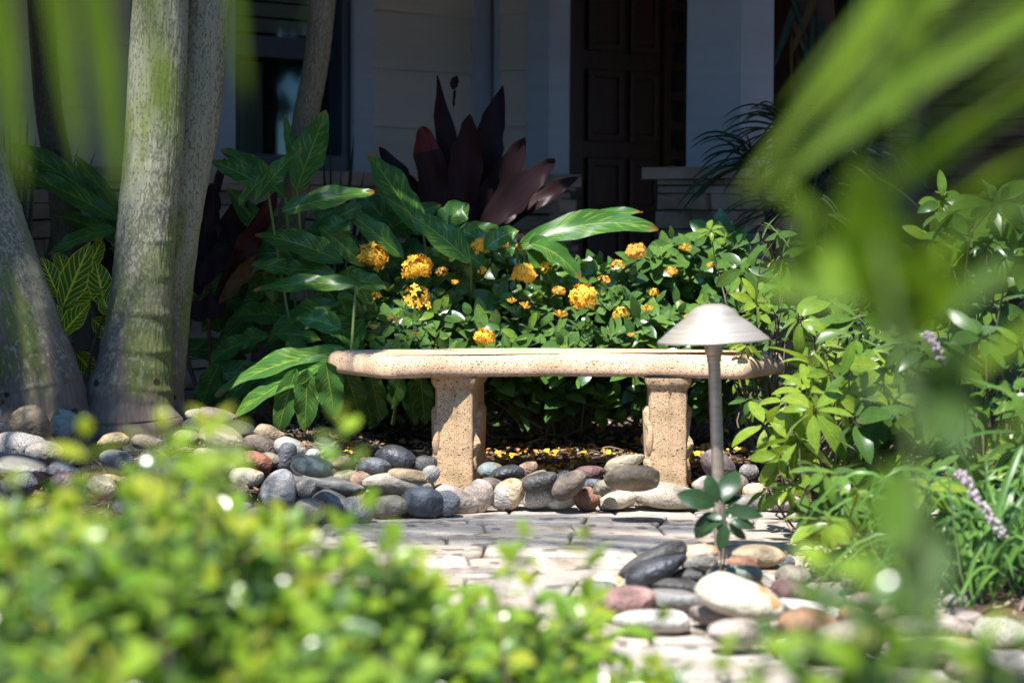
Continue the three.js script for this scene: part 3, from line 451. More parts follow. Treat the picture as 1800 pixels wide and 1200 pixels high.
// ------------------------------------------------------------------ path light
{
  const d = 5.8, foot = P(1268, 984, d); foot.y = 0.0;
  const top = P(1252, 533, d), h = top.y, lamp = thing('path_light', 'brushed metal path light with a wide hat shade on a thin pole', 'path light', foot);
  const lean = V(top.x - foot.x, h, 0).normalize(), q = new THREE.Quaternion().setFromUnitVectors(UP, lean); lamp.quaternion.copy(q);
  const L = h, lathe = (pts, s = 64) => new THREE.LatheGeometry(pts.map(([x, y]) => new THREE.Vector2(x, y)), s);
  part(lamp, 'shade', lathe([[0.0001, L], [0.018, L - 0.001], [0.036, L - 0.0065], [0.05, L - 0.0155], [0.058, L - 0.0245], [0.0615, L - 0.03], [0.0665, L - 0.033], [0.085, L - 0.046], [0.105, L - 0.063], [0.12, L - 0.0755], [0.1285, L - 0.083], [0.13, L - 0.0855], [0.129, L - 0.0885], [0.1265, L - 0.0885], [0.119, L - 0.079], [0.1, L - 0.063], [0.066, L - 0.04], [0.02, L - 0.03], [0.0001, L - 0.03]]), MAT.metal);
  part(lamp, 'socket', lathe([[0.0001, L - 0.04], [0.019, L - 0.04], [0.021, L - 0.1], [0.021, L - 0.114], [0.018, L - 0.118], [0.015, L - 0.119]], 32), MAT.pole);
  part(lamp, 'collar', lathe([[0.0145, L - 0.118], [0.0175, L - 0.119], [0.0175, L - 0.125], [0.0158, L - 0.1265], [0.0172, L - 0.128], [0.0172, L - 0.134], [0.0145, L - 0.136]], 32), MAT.pole);
  part(lamp, 'pole', lathe([[0.0145, -0.03], [0.0145, L - 0.12]], 28), MAT.pole);
}

// ------------------------------------------------------------------ river stones
const stoneGeos = [];
{
  for (let k = 0; k < 14; k++) {
    const g = new THREE.SphereGeometry(1, 26, 18).rotateZ(Math.PI / 2), p = g.attributes.position, e = 0.82 + 0.05 * (k % 4);
    for (let i = 0; i < p.count; i++) {
      const v = V(p.getX(i), p.getY(i), p.getZ(i)), f = (a) => Math.sign(a) * Math.pow(Math.abs(a), e), n = 1 + 0.24 * (vn(v.x * 0.9 + k * 7, v.y * 0.9 + 3, v.z * 0.9 + 9) - 0.5) + 0.06 * (vn(v.x * 2.2 + k * 3, v.y * 2.2, v.z * 2.2 + 5) - 0.5);
      let cutk = 1; for (let q = 0; q < 5; q++) { const pn = V(hash(k, q, 1) - 0.5, hash(k, q, 2) - 0.5, hash(k, q, 3) - 0.5).normalize(), dd = v.dot(pn), lim = 0.8 + 0.14 * hash(k, q, 4); if (dd > lim) cutk *= 1 - 0.7 * (1 - lim / dd); }
      v.multiplyScalar(cutk);
      p.setXYZ(i, f(v.x) * n * (1 + 0.1 * v.y * (k % 3 - 1)), f(v.y) * n * (1 + 0.16 * v.x * (k % 2 ? 1 : -1)), f(v.z) * n);
    }
    g.computeVertexNormals();
    const nn = g.attributes.normal; for (let j = 0; j <= 18; j++) { const a = j * 27, b = a + 26; for (const c of ['X', 'Y', 'Z']) { const m = (nn['get' + c](a) + nn['get' + c](b)) / 2; nn['set' + c](a, m); nn['set' + c](b, m); } }
    stoneGeos.push(g);
  }
}
{
  const r = rng(99), G = 'river stones heaped along the paved path';
  // columns: x, y, width, height in the photograph; turn in degrees; material; label
  const bench = [
    [1175, 873, 118, 42, 4, 'cream_fine', 'big cream speckled oval stone at the foot of the right bench leg'],
    [1112, 840, 108, 43, 3, 'tan_fine', 'tan pitted oval stone lying on others against the right bench leg', 0.05],
    [1095, 816, 74, 30, -20, 'olive_band', 'flat olive stone leaning up behind the tan stone at the right bench leg', 0.03],
    [1083, 879, 70, 34, -12, 'cream_band', 'grey and cream banded oval stone left of the big speckled one'],
    [1032, 876, 42, 42, -35, 'terracotta_fine', 'small brick red stone at the paving edge, midway between the bench legs'],
    [988, 882, 54, 26, -12, 'cream_rust', 'small cream stone with rust marks left of the brick red stone'],
    [1001, 852, 76, 40, -38, 'brown_fine', 'brown grey stone tilted up behind the small cream stone', 0.02],
    [1060, 857, 40, 26, -20, 'olive_plain', 'small olive stone squeezed under the tan pitted stone', 0.02],
    [948, 847, 58, 34, -20, 'char_fine', 'charcoal speckled stone behind the grey granite pebble', 0.02],
    [946, 873, 56, 42, -15, 'grey_granite', 'round grey granite pebble at the paving edge with black specks'],
    [895, 868, 56, 50, -50, 'tan_rust', 'tan heart-shaped stone between the white pebble and the granite pebble'],
    [882, 877, 40, 38, -60, 'white_fine', 'small white rounded pebble in front of the tan heart-shaped stone'],
    [840, 871, 58, 56, -50, 'pink_fine', 'pale pink upright slab stone left of the white pebble'],
    [800, 877, 84, 48, 24, 'pink_fine', 'long pale pinkish stone sloping down in front of the left bench leg'],
    [787, 884, 46, 46, -50, 'dark_granite', 'dark speckled granite stone between the slate and the pinkish stones'],
    [742, 882, 82, 54, 12, 'slate_plain', 'large smooth blue black stone at the paving edge left of the bench leg'],
    [688, 890, 86, 38, -8, 'olive_plain', 'dark olive stone with a blunt end left of the large blue black stone'],
    [697, 850, 128, 42, 5, 'cream_fine', 'long cream stone with a smooth back left of the left bench leg', 0.02],
    [722, 838, 76, 26, 6, 'tan_fine', 'flat tan stone resting behind the long cream stone', 0.03],
    [676, 868, 118, 24, -8, 'olive_plain', 'thin olive slab lying under the long cream stone'],
    [634, 843, 46, 32, -30, 'salmon_fine', 'small salmon pink stone at the left end of the long cream stone', 0.02],
    [605, 842, 54, 30, -10, 'olive_band', 'small olive grey stone left of the salmon pink one', 0.02],
    [572, 853, 128, 36, 8, 'slate_band', 'long slate blue flat stone right of the white egg-shaped stone', 0.02],
    [537, 860, 42, 38, 10, 'grey_fine', 'small olive grey stone under the slate blue flat stone'],
    [490, 864, 74, 62, -72, 'white_fine', 'large white egg-shaped stone standing on end left of the paving'],
    [546, 897, 58, 44, 5, 'tan_rust', 'round yellowish tan stone at the foot of the white egg-shaped stone'],
    [583, 887, 72, 52, 22, 'slate_band', 'blue grey streaked stone right of the yellowish tan one'],
    [630, 894, 54, 44, 25, 'grey_granite', 'pale granite stone between the streaked stone and the dark olive one'],
    [698, 808, 76, 44, 15, 'black_plain', 'smooth black stone left of the left bench leg on the mulch', 0.03],
    [658, 821, 66, 34, 12, 'slate_plain', 'dark slate stone just left of the smooth black stone', 0.03],
    [748, 818, 40, 36, -20, 'char_fine', 'charcoal stone tucked beside the left bench leg', 0.03],
    [756, 833, 32, 32, 0, 'blue_granite', 'small blue grey stone touching the left bench leg', 0.03],
    [552, 820, 76, 34, 10, 'green_plain', 'dark green grey stone behind the upright slate stone', 0.03],
    [525, 823, 28, 28, 0, 'grey_granite', 'small granite pebble at the foot of the upright slate stone', 0.03],
    [862, 826, 50, 26, -5, 'teal_rust', 'flat teal green stone right behind the left bench leg'],
    [888, 833, 70, 28, -14, 'black_plain', 'long black stone between the bench legs, nearest the left leg'],
    [928, 825, 34, 28, -30, 'salmon_fine', 'small pink and grey stone standing behind the long black stone'],
    [940, 841, 54, 24, -16, 'olive_plain', 'dark olive stone behind the charcoal speckled one'],
    [1032, 833, 60, 28, -10, 'maroon_plain', 'flat maroon stone left of the tan pitted stone'],
    [988, 846, 46, 32, -32, 'black_plain', 'small black stone behind the tilted brown one'],
    [1044, 851, 38, 22, 0, 'slate_plain', 'small slate pebble under the flat maroon stone'],
    [971, 837, 15, 13, 0, 'white_fine', 'tiny white pebble between dark stones under the bench'],
    [864, 851, 44, 20, 5, 'brown_fine', 'small brown stone behind the tan heart-shaped stone'],
    [1263, 819, 74, 48, 48, 'mauve_fine', 'mauve brown stone leaning behind the lamp pole'],
    [1237, 856, 42, 38, 60, 'grey_granite', 'round grey stone between the right bench leg and the lamp pole'],
    [1293, 854, 46, 38, -20, 'brown_fine', 'brown stone just right of the lamp pole'],
    [1331, 863, 48, 28, -6, 'tan_rust', 'orange tan stone under the green shrub, two right of the lamp pole'],
    [1315, 883, 66, 26, 3, 'grey_fine', 'flat grey stone at the paving edge right of the lamp pole'],
    [1317, 829, 38, 28, -10, 'grey_fine', 'small grey stone behind the orange tan one'],
    [1350, 842, 34, 24, 0, 'olive_band', 'small olive stone half under the green shrub'],
    [1380, 884, 64, 26, 0, 'pink_fine', 'pale stone at the paving edge under the shrub leaves'],
  ];
  const left = [
    [502, 807, 62, 32, -76, 'slate_plain', 'narrow dark slate stone standing upright in the left heap'],
    [475, 808, 48, 24, 8, 'olive_plain', 'small olive stone left of the upright slate stone'],
    [452, 813, 58, 36, 26, 'red_plain', 'rust red smooth stone in the left heap'],
    [414, 807, 70, 42, 22, 'purple_plain', 'purple brown stone left of the rust red one'],
    [375, 813, 78, 46, 26, 'cream_band', 'cream stone with dark stripes left of the purple brown one'],
    [392, 774, 86, 48, 22, 'olive_band', 'large olive grey stone with a pale ring below the black flat stone'],
    [458, 785, 72, 38, 18, 'brown_fine', 'brown grey oval stone right of the ringed olive one'],
    [470, 763, 56, 32, 10, 'tan_fine', 'light tan stone at the end of the black flat stone'],
    [382, 750, 132, 24, 6, 'black_plain', 'long black flat stone lying beside the palm trunk foot'],
    [384, 733, 70, 26, 12, 'mauve_fine', 'mauve stone on top of the heap behind the black flat stone'],
    [346, 730, 40, 24, 0, 'grey_granite', 'small grey speckled stone touching the palm trunk foot'],
    [509, 788, 66, 38, 12, 'grey_rust', 'grey tan stone on the mulch at the right edge of the left heap'],
    [550, 798, 28, 18, 0, 'white_plain', 'tiny pale flat pebble on the mulch beside the left heap'],
    [432, 840, 56, 38, -5, 'cream_rust', 'cream stone with rust spots left of the white egg-shaped stone'],
    [412, 862, 54, 28, 8, 'tan_fine', 'tan stone below the rust-spotted cream stone'],
    [52, 748, 80, 66, 60, 'tan_fine', 'large dome-shaped tan grey stone below the leaning trunk'],
    [112, 748, 62, 46, -80, 'teal_rust', 'teal stone with rust veins standing between the two palm trunks'],
    [145, 740, 36, 34, -50, 'mauve_fine', 'small reddish mauve stone against the middle palm trunk'],
    [32, 783, 92, 50, 8, 'blue_granite', 'speckled blue grey granite boulder in front of the dome-shaped stone'],
    [80, 796, 68, 38, 5, 'grey_fine', 'smooth grey stone right of the speckled boulder'],
    [30, 824, 118, 46, 13, 'slate_band', 'large blue slate stone at the left edge of the heap'],
    [110, 828, 62, 32, 10, 'slate_plain', 'blue grey stone above the dark purple one'],
    [116, 852, 62, 50, 30, 'purple_plain', 'dark purple stone low in the heap under the hedge leaves'],
    [34, 852, 66, 42, -20, 'slate_plain', 'slate stone under the large blue slate one'],
    [6, 754, 34, 26, 0, 'pink_fine', 'pale pinkish stone left of the dome-shaped stone'],
    [0, 732, 40, 34, 0, 'blue_granite', 'blue grey stone at the far left under the leaning trunk'],
    [198, 775, 58, 28, -5, 'tan_fine', 'tan stone under the middle palm trunk foot'],
    [258, 778, 52, 28, 4, 'mauve_fine', 'reddish stone under the middle palm trunk foot'],
    [328, 768, 46, 26, 12, 'olive_plain', 'olive stone below the black flat stone, half hidden by leaves'],
    [293, 826, 54, 42, -30, 'grey_rust', 'speckled tan grey stone glimpsed between hedge shoots'],
    [205, 812, 64, 42, 14, 'grey_fine', 'grey stone behind the hedge in front of the middle trunk'],
    [255, 858, 66, 40, -10, 'brown_fine', 'brown stone low behind the hedge in the left heap'],
    [350, 862, 66, 42, 14, 'blue_granite', 'blue granite stone low behind the hedge shoots'],
    [180, 858, 58, 40, 20, 'olive_band', 'banded olive stone behind the hedge beside the purple one'],
  ];
  const front = [
    [1147, 987, 146, 42, -24, 'char_fine', 'long dark brown arched stone at the back of the front bed'],
    [1147, 1004, 120, 44, -22, 'black_plain', 'black stone with a pale rim leaning on the arched one'],
    [1067, 1022, 64, 26, 8, 'cream_rust', 'cream tan stone at the left point of the front bed'],
    [1056, 1034, 62, 24, -4, 'green_plain', 'pale green grey stone behind the pink boulder'],
    [1083, 1059, 132, 50, -4, 'rose_fine', 'broad pink stone at the left of the front bed'],
    [1123, 1038, 58, 20, 4, 'black_plain', 'thin black stone behind the broad pink one'],
    [1192, 1031, 96, 28, 4, 'char_fine', 'charcoal long stone behind the blue grey one in the front bed'],
    [1187, 1056, 108, 42, 3, 'slate_band', 'smooth blue grey stone between the pink and the large cream stones'],
    [1148, 1090, 138, 40, 2, 'white_fine', 'flat white stone in front of the broad pink one'],
    [1268, 1084, 126, 36, 7, 'mauve_band', 'mauve grey flat stone under the large cream stone'],
    [1297, 1114, 108, 52, 4, 'pink_fine', 'pinkish tan stone at the paving in front of the large cream one'],
    [1303, 1050, 156, 64, 19, 'cream_rust', 'large cream oval stone in the middle of the front bed', 0.03],
    [1290, 1009, 96, 40, 2, 'green_plain', 'green grey oval stone just in front of the lamp foot'],
    [1233, 972, 64, 28, -8, 'tan_rust', 'tan stone left of the lamp foot, farthest back'],
    [1229, 991, 68, 32, -10, 'grey_fine', 'grey green stone left of the lamp foot'],
    [1216, 1011, 74, 26, -4, 'char_fine', 'dark stone below the grey green one left of the lamp foot'],
    [1332, 976, 96, 36, 4, 'tan_fine', 'wide tan stone behind the lamp foot to the right'],
    [1308, 990, 56, 24, 0, 'terracotta_fine', 'orange tan stone right beside the lamp foot'],
    [1425, 1074, 116, 34, 13, 'white_plain', 'white flat stone behind the terracotta boulder'],
    [1425, 1102, 122, 60, 8, 'terracotta_fine', 'orange brown terracotta boulder in the front bed'],
    [1480, 1127, 146, 62, -14, 'olive_plain', 'large olive brown stone in front of the terracotta boulder'],
    [1396, 1041, 78, 38, 12, 'maroon_plain', 'reddish brown stone right of the large cream stone'],
    [1460, 1053, 54, 36, 0, 'blue_granite', 'blue grey stone under a pale leaf in the front bed'],
    [1495, 1080, 46, 34, -10, 'terracotta_fine', 'small orange stone right of the terracotta boulder'],
    [1555, 1083, 58, 34, -8, 'tan_rust', 'orange tan stone left of the big grey cream one'],
    [1605, 1104, 122, 46, 3, 'grey_fine', 'big grey cream oval stone at the right of the front bed'],
    [1681, 1104, 60, 34, 10, 'pink_fine', 'pinkish stone crossed by blade shadows at the right of the bed'],
    [1703, 1092, 60, 34, -12, 'mauve_band', 'mauve stone behind the pinkish one under the grass blades'],
    [1645, 1142, 214, 48, 1, 'cream_rust', 'long cream stone with orange stripe along the paving at right'],
    [1757, 1110, 108, 42, 4, 'grey_granite', 'grey granite stone at the right edge under the grass blades'],
    [1762, 1168, 110, 48, -4, 'grey_fine', 'grey stone in the bottom right corner'],
    [1700, 1176, 72, 36, 0, 'brown_fine', 'brown stone left of the corner stone'],
    [1555, 1132, 76, 44, 6, 'tan_fine', 'tan stone between the olive stone and the long cream one'],
    [1395, 1012, 70, 34, 0, 'olive_plain', 'olive stone in the shade under the shrub'],
    [1520, 1058, 60, 34, 8, 'brown_fine', 'brown stone in the shade behind the small orange one'],
    [1600, 1072, 80, 36, 0, 'char_fine', 'charcoal stone in the shade behind the big grey cream one'],
  ];
  let k = 0;
  function stone([px, py, w, h, turn, mat, label, lift = 0], elev) {
    const yb = py + h / 2, e = elev(px, yb) + lift, d = F * (EYE - e) / (yb - 372 - (px - 900) * 0.005);
    const sx = w / 2 / F * d * 1.02, sy = h / 2 / F * d * 1.02, round = Math.abs(Math.sin(turn * Math.PI / 180)), sz = lerp(Math.max(sx * rr(0.6, 0.85, r), sy), Math.max(sx, sy) * 0.7, round);
    const m = shade(new THREE.Mesh(stoneGeos[k++ % 14], MAT[mat])); m.name = numbered('river_stone'); tag(m, label, 'stone', G);
    m.scale.set(sx, sy, sz); m.rotation.order = 'ZYX'; m.rotation.set(rr(-0.22, 0.22, r), rr(-0.25, 0.25, r), -turn * Math.PI / 180);
    m.position.copy(P(px, py, d + sz * 0.55)); scene.add(m); return m;
  }
  const eb = (px, y) => clamp((898 - y) * 0.001, 0, 0.08), el = (px, y) => clamp(lerp(0.173 - (y - 780) * 0.00093, 0.15 - (y - 790) * 0.00122, sstep(200, 400, px)), 0, 0.22), ef = () => 0.012;
  bench.forEach((s) => stone(s, s[0] < 560 ? el : eb)); left.forEach((s) => stone(s, el)); front.forEach((s) => stone(s, ef));
  // smaller stones wedged in the gaps below, alike and half hidden
  const fill = (x, z, s, where) => { const mat = pick(['char_fine', 'olive_plain', 'grey_fine', 'brown_fine', 'slate_plain', 'mauve_fine', 'tan_fine'], r), m = shade(new THREE.Mesh(pick(stoneGeos, r), MAT[mat])); m.name = numbered('gap_stone'); tag(m, 'small stone wedged half hidden in ' + where, 'stone', 'small stones in the gaps of ' + where); const h = s * rr(0.45, 0.65, r); m.scale.set(s, h, s * rr(0.6, 0.9, r)); m.rotation.set(rr(-0.2, 0.2, r), rr(0, 3, r), rr(-0.2, 0.2, r)); m.position.set(x, groundH(x, z) + h * 0.5, z); scene.add(m); };
  for (let i = 0; i < 18; i++) fill(rr(-0.45, 0.7, r), -rr(6.84, 7.02, r), rr(0.022, 0.036, r), 'the stone row before the bench legs');
  for (let i = 0; i < 40; i++) { const x = rr(-1.5, -0.42, r); fill(x, -rr(x < -0.9 ? 5.9 : 6.4, 7.0, r), rr(0.03, 0.05, r), 'the stone heap before the palms'); };
  for (let i = 0; i < 30; i++) { const d = rr(4.55, 5.8, r), x0 = lerp(0.36, 0.2, (d - 4.5) / 1.3); fill(rr(x0 + 0.05, 1.05, r), -d, rr(0.025, 0.04, r), 'the stone bed round the lamp foot'); }
}

// ------------------------------------------------------------------ palms
{
  const bark = (sd, thin) => tex(768, 1024, (u, v) => {
    const h = v * 2, U = u * 12, x = (n, k) => fbm(u * n, h * k, sd * 11.3, n, 0, 4);
    const fineS = vn(u * 150, h * 34, sd, 150, 0), low = fbm(u * 5, h * 5, sd * 4.7, 5, 0, 3), up = sstep(0.12, 0.6, h + 0.25 * (low - 0.5));
    let c = mix3([126, 110, 98], [100, 88, 78], x(10, 12)).map((k) => k * (0.78 + 0.2 * fineS));
    c = mix3(c, mix3([142, 143, 128], [122, 131, 106], low).map((k) => k * (0.9 + 0.18 * fineS)), up * (thin ? 0.45 : 0.85));
    const moss = sstep(0.42, 0.62, fbm(u * 7, h * 5, sd * 8.3, 7, 0, 5) + 0.2 * Math.exp(-Math.pow((h - 0.38) / 0.22, 2)) - 0.1) * (thin ? 0.35 : 0.9); c = mix3(c, [88, 104, 36], moss * (0.45 + 0.5 * vn(u * 90, h * 100, sd, 90, 0)));
    const n1 = vn(u * 120, h * 130, sd * 2.2, 120, 0) * 0.62 + vn(u * 150, h * 170, sd * 3.2, 150, 0) * 0.38, th = 0.62 - 0.2 * sstep(0.35, 0.7, fbm(u * 6, h * 4, sd * 6.1, 6, 0, 3)) - (sd === 2 ? 0.04 : 0), speck = sstep(th, th + 0.07, n1) * sstep(0.12, 0.4, h); c = mix3(c, [76, 76, 60], speck * 0.62);
    const n2 = vn(u * 110, h * 120, sd * 5.2, 110, 0) * 0.66 + vn(u * 40, h * 44, sd * 1.2, 40, 0) * 0.34, spots = sstep(0.6, 0.66, n2) * sstep(0.06, 0.2, h) * (1 - 0.6 * up); c = mix3(c, [150, 160, 132], spots * 0.5);
    if (!thin) for (let i = 0; i < 6; i++) { const du = Math.abs(md(u - hash(i, sd, 1) + 0.5, 1) - 0.5) * 6.5, dv = (h - 0.03 - 0.2 * hash(i, sd, 2)) * 10.5; const q = du * du + dv * dv * 1.6; if (q < 0.02) c = mix3([44, 34, 28], c, sstep(0.006, 0.02, q)); }
    return c;
  });
  const bumpB = tex(256, 512, (u, v) => { const b = 255 * (0.6 * fbm(u * 40, v * 30, 3, 40, 30, 3) + 0.4 * vn(u * 110, v * 60, 5, 110, 60)); return [b, b, b]; }, false);
  const barkMat = [1, 2, 3].map((s) => std({ map: bark(s, false), bumpMap: bumpB, bumpScale: 0.004, roughness: 0.92 })), thinMat = [4, 5].map((s, i) => std({ map: bark(s, true), color: i ? lin(0.85, 0.8, 0.72) : lin(0.5, 0.48, 0.42), bumpMap: bumpB, bumpScale: 0.004, roughness: 0.95 }));
  const r = rng(41);
  function trunk(pts, d, topY, ring, ringH) {               // pts from the foot up: x, y, width in the photograph
    const ax = pts.map(([x, y]) => P(x, y, d)), rad = pts.map((q) => q[2] / 2 * d / F), dir = ax.at(-1).clone().sub(ax.at(-2)).normalize();
    let q = ax.at(-1).clone(), w = rad.at(-1); while (q.y < topY) { dir.y += 0.04; dir.normalize(); q = q.clone().addScaledVector(dir, 0.35); w *= 0.985; ax.push(q); rad.push(w); }
    ax.unshift(ax[0].clone().addScaledVector(ax[1].clone().sub(ax[0]).normalize(), -0.15)); rad.unshift(rad[0] * 1.06);
    const o = ax[0].clone(), curve = new THREE.CatmullRomCurve3(ax.map((a) => a.clone().sub(o))), N = 240, K = 44, p = [], uv = [], ix = [], seg = ax.length - 1; let l = 0, prev = null;
    for (let i = 0; i <= N; i++) {
      const t = i / N, c = curve.getPoint(t); if (prev) l += c.distanceTo(prev); prev = c; const tg = curve.getTangent(t), s = t * seg, i0 = Math.min(seg - 1, Math.floor(s)), f = s - i0, ra = lerp(rad[i0], rad[i0 + 1], f * f * (3 - 2 * f));
      const bx = basis(tg, V(0, 0, 1)), ex = V().setFromMatrixColumn(bx, 0), ey = V().setFromMatrixColumn(bx, 1), rp = (l + 0.02 * vn(l * 3, 2, 1)) / ring, fr = rp - Math.floor(rp), e = ringH * (Math.exp(-fr * 9) + 0.6 * Math.exp(-(1 - fr) * 22)) * Math.exp(-l * (ringH > 0.003 ? 1.3 : 0));
      for (let j = 0; j <= K; j++) { const a = j / K * Math.PI * 2, w2 = ra * (1 + 0.05 * (vn(Math.cos(a) * 2 + 5, Math.sin(a) * 2 + 5, l * 2.5) - 0.5)) + e; p.push(c.x + ex.x * Math.cos(a) * w2 + ey.x * Math.sin(a) * w2, c.y + ex.y * Math.cos(a) * w2 + ey.y * Math.sin(a) * w2, c.z + ex.z * Math.cos(a) * w2 + ey.z * Math.sin(a) * w2); uv.push(j / K, (l - 0.14) / 2); }
    }
    for (let i = 0; i < N; i++) for (let j = 0; j < K; j++) { const a = i * (K + 1) + j, b = a + K + 1; ix.push(a, a + 1, b, a + 1, b + 1, b); }
    const g = new THREE.BufferGeometry(); g.setAttribute('position', new THREE.Float32BufferAttribute(p, 3)); g.setAttribute('uv', new THREE.Float32BufferAttribute(uv, 2)); g.setIndex(ix); g.computeVertexNormals();
    return { o, g, top: ax.at(-1), rTop: rad.at(-1) };
  }
  const blade = leafGeo({ W: 0.075, n: 5, fold: 0.3, bend: 0.7, p: 0.5, q: 0.5 });
  function frond(palm, top, yaw, pitch, len, droop, leafLen = 0.42) {
    const d0 = dirOf(yaw, pitch), mid = top.clone().addScaledVector(d0, len * 0.55), end = top.clone().addScaledVector(d0, len).add(V(0, -droop, 0)), c = new THREE.QuadraticBezierCurve3(top, mid.add(V(0, droop * 0.25, 0)), end), o = palm.position, gs = [];
    for (let i = 0; i < 34; i++) for (const s of [-1, 1]) { const t = 0.14 + 0.86 * i / 33, q = c.getPoint(t).sub(o), tg = c.getTangent(t), side = tg.clone().cross(UP).normalize().multiplyScalar(s), dd = tg.clone().multiplyScalar(0.55 + 0.5 * t).addScaledVector(side, 1).add(V(0, 0.22, 0)); gs.push(blade.clone().applyMatrix4(leafMatrix(q, dd, UP, leafLen * rr(0.85, 1.1, r) * (1 - 0.45 * Math.abs(t - 0.45)), leafLen))); }
    const f = part(palm, 'frond', mergeGeometries(gs), pick(LM.palm, r)); const pts = []; for (let i = 0; i <= 6; i++) pts.push(c.getPoint(i / 6).sub(o)); part(f, 'rachis', tube(pts, 0.016, 0.004, 10, 6), greenStem);
  }
  function palm(label, pts, d, topY, ring, ringH, mat, fronds) {
    const t = trunk(pts, d, topY, ring, ringH), root = thing('palm_tree', label, 'palm tree', t.o);
    part(root, 'trunk', t.g, mat); for (const [yaw, pitch, len, droop, leafLen] of fronds) frond(root, t.top, yaw * Math.PI / 180, pitch * Math.PI / 180, len, droop, leafLen);
    return root;
  }
  const spread = (n, len, seed, skip = () => false) => { const q = rng(seed), o = []; for (let i = 0; i < n; i++) { const yaw = i * 360 / n + rr(-14, 14, q); if (!skip(md(yaw, 360))) o.push([yaw, rr(5, 50, q), len * rr(0.85, 1.1, q), rr(0.4, 0.9, q)]); } return o; };
  palm('thick palm with lichen on its flared trunk, front one of the middle pair', [[229, 758, 192], [226, 735, 176], [227, 700, 156], [235, 650, 134], [238, 620, 126], [246, 550, 112], [252, 470, 105], [257, 400, 103], [268, 280, 102], [273, 200, 102], [280, 0, 100]], 7.1, 3.2, 0.1, 0.008, barkMat[0], spread(8, 1.5, 3, (y) => y > 5 && y < 180));
  palm('palm trunk close behind the flared one, leaning right with pale lichen', [[285, 750, 96], [277, 700, 92], [283, 600, 92], [288, 540, 92], [305, 400, 92], [322, 300, 92], [339, 200, 94], [356, 0, 96]], 7.26, 3.5, 0.11, 0.003, barkMat[1], spread(9, 1.4, 5, (y) => y < 190 || y > 330));
  palm('thick palm leaning in from the left edge with a mossy trunk', [[80, 752, 158], [76, 700, 150], [66, 650, 136], [46, 580, 122], [20, 500, 116], [-12, 400, 114], [-42, 300, 112], [-66, 200, 108], [-110, 0, 104]], 6.98, 3.3, 0.095, 0.008, barkMat[2], spread(9, 1.5, 8));
  palm('thin dark ringed palm trunk at upper left before the siding', [[165, 640, 60], [152, 560, 58], [122, 420, 56], [104, 300, 50], [86, 200, 48], [77, 100, 48], [71, 0, 47]], 8.0, 3.0, 0.085, 0.004, thinMat[0], spread(7, 1.2, 12));
  palm('thin pale ringed palm trunk standing before the dark window', [[470, 640, 58], [478, 540, 54], [500, 440, 52], [515, 370, 48], [526, 290, 46], [535, 220, 44], [552, 130, 44], [560, 70, 45], [567, 0, 46]], 7.9, 3.1, 0.06, 0.0045, thinMat[1], spread(7, 0.8, 15, (y) => y < 200 || y > 320));
  palm('palm standing left of the picture whose crown shades the thick trunks', [[-900, 1090, 190], [-890, 1040, 165], [-880, 900, 130], [-875, 700, 120], [-870, 300, 116], [-870, 0, 112]], 5.0, 3.3, 0.1, 0.004, barkMat[1], [...spread(6, 1.25, 23, (y) => y > 50 && y < 130), [70, 20, 1.8, 0.35, 0.32], [80, 26, 1.9, 0.35, 0.3]]);
}

// ------------------------------------------------------------------ broad-leaved plants behind the bench
function bigLeaves(root, name, list, mats, opt, r) {        // list: base x, y -> tip x, y, width px, depth, arch, material
  for (const [x0, y0, x1, y1, w, d, arch = 0.02, m = -1, o = {}] of list) {
    const g = leafBetween(root.position, P(x0, y0, d - 0.03), P(x1, y1, d + (o.dz ?? 0)), w * d / F, arch, { ...opt, face: V(rr(-0.3, 0.3, r), 0.55, 0.8).normalize(), roll: rr(-0.25, 0.25, r), seed: rr(0, 9, r), ...o });
    part(root, name, g, m < 0 ? pick(mats, r) : mats[m]);
  }
}
function stalks(root, list, mat, r0 = 0.006) { for (const pts of list) part(root, 'stem', tube(pts.map(([x, y, d]) => P(x, y, d).sub(root.position)), r0, r0 * 0.7, 10, 7), mat); }
function onGround(px, d) { const v = P(px, 600, d); v.y = groundH(v.x, v.z); return v; }
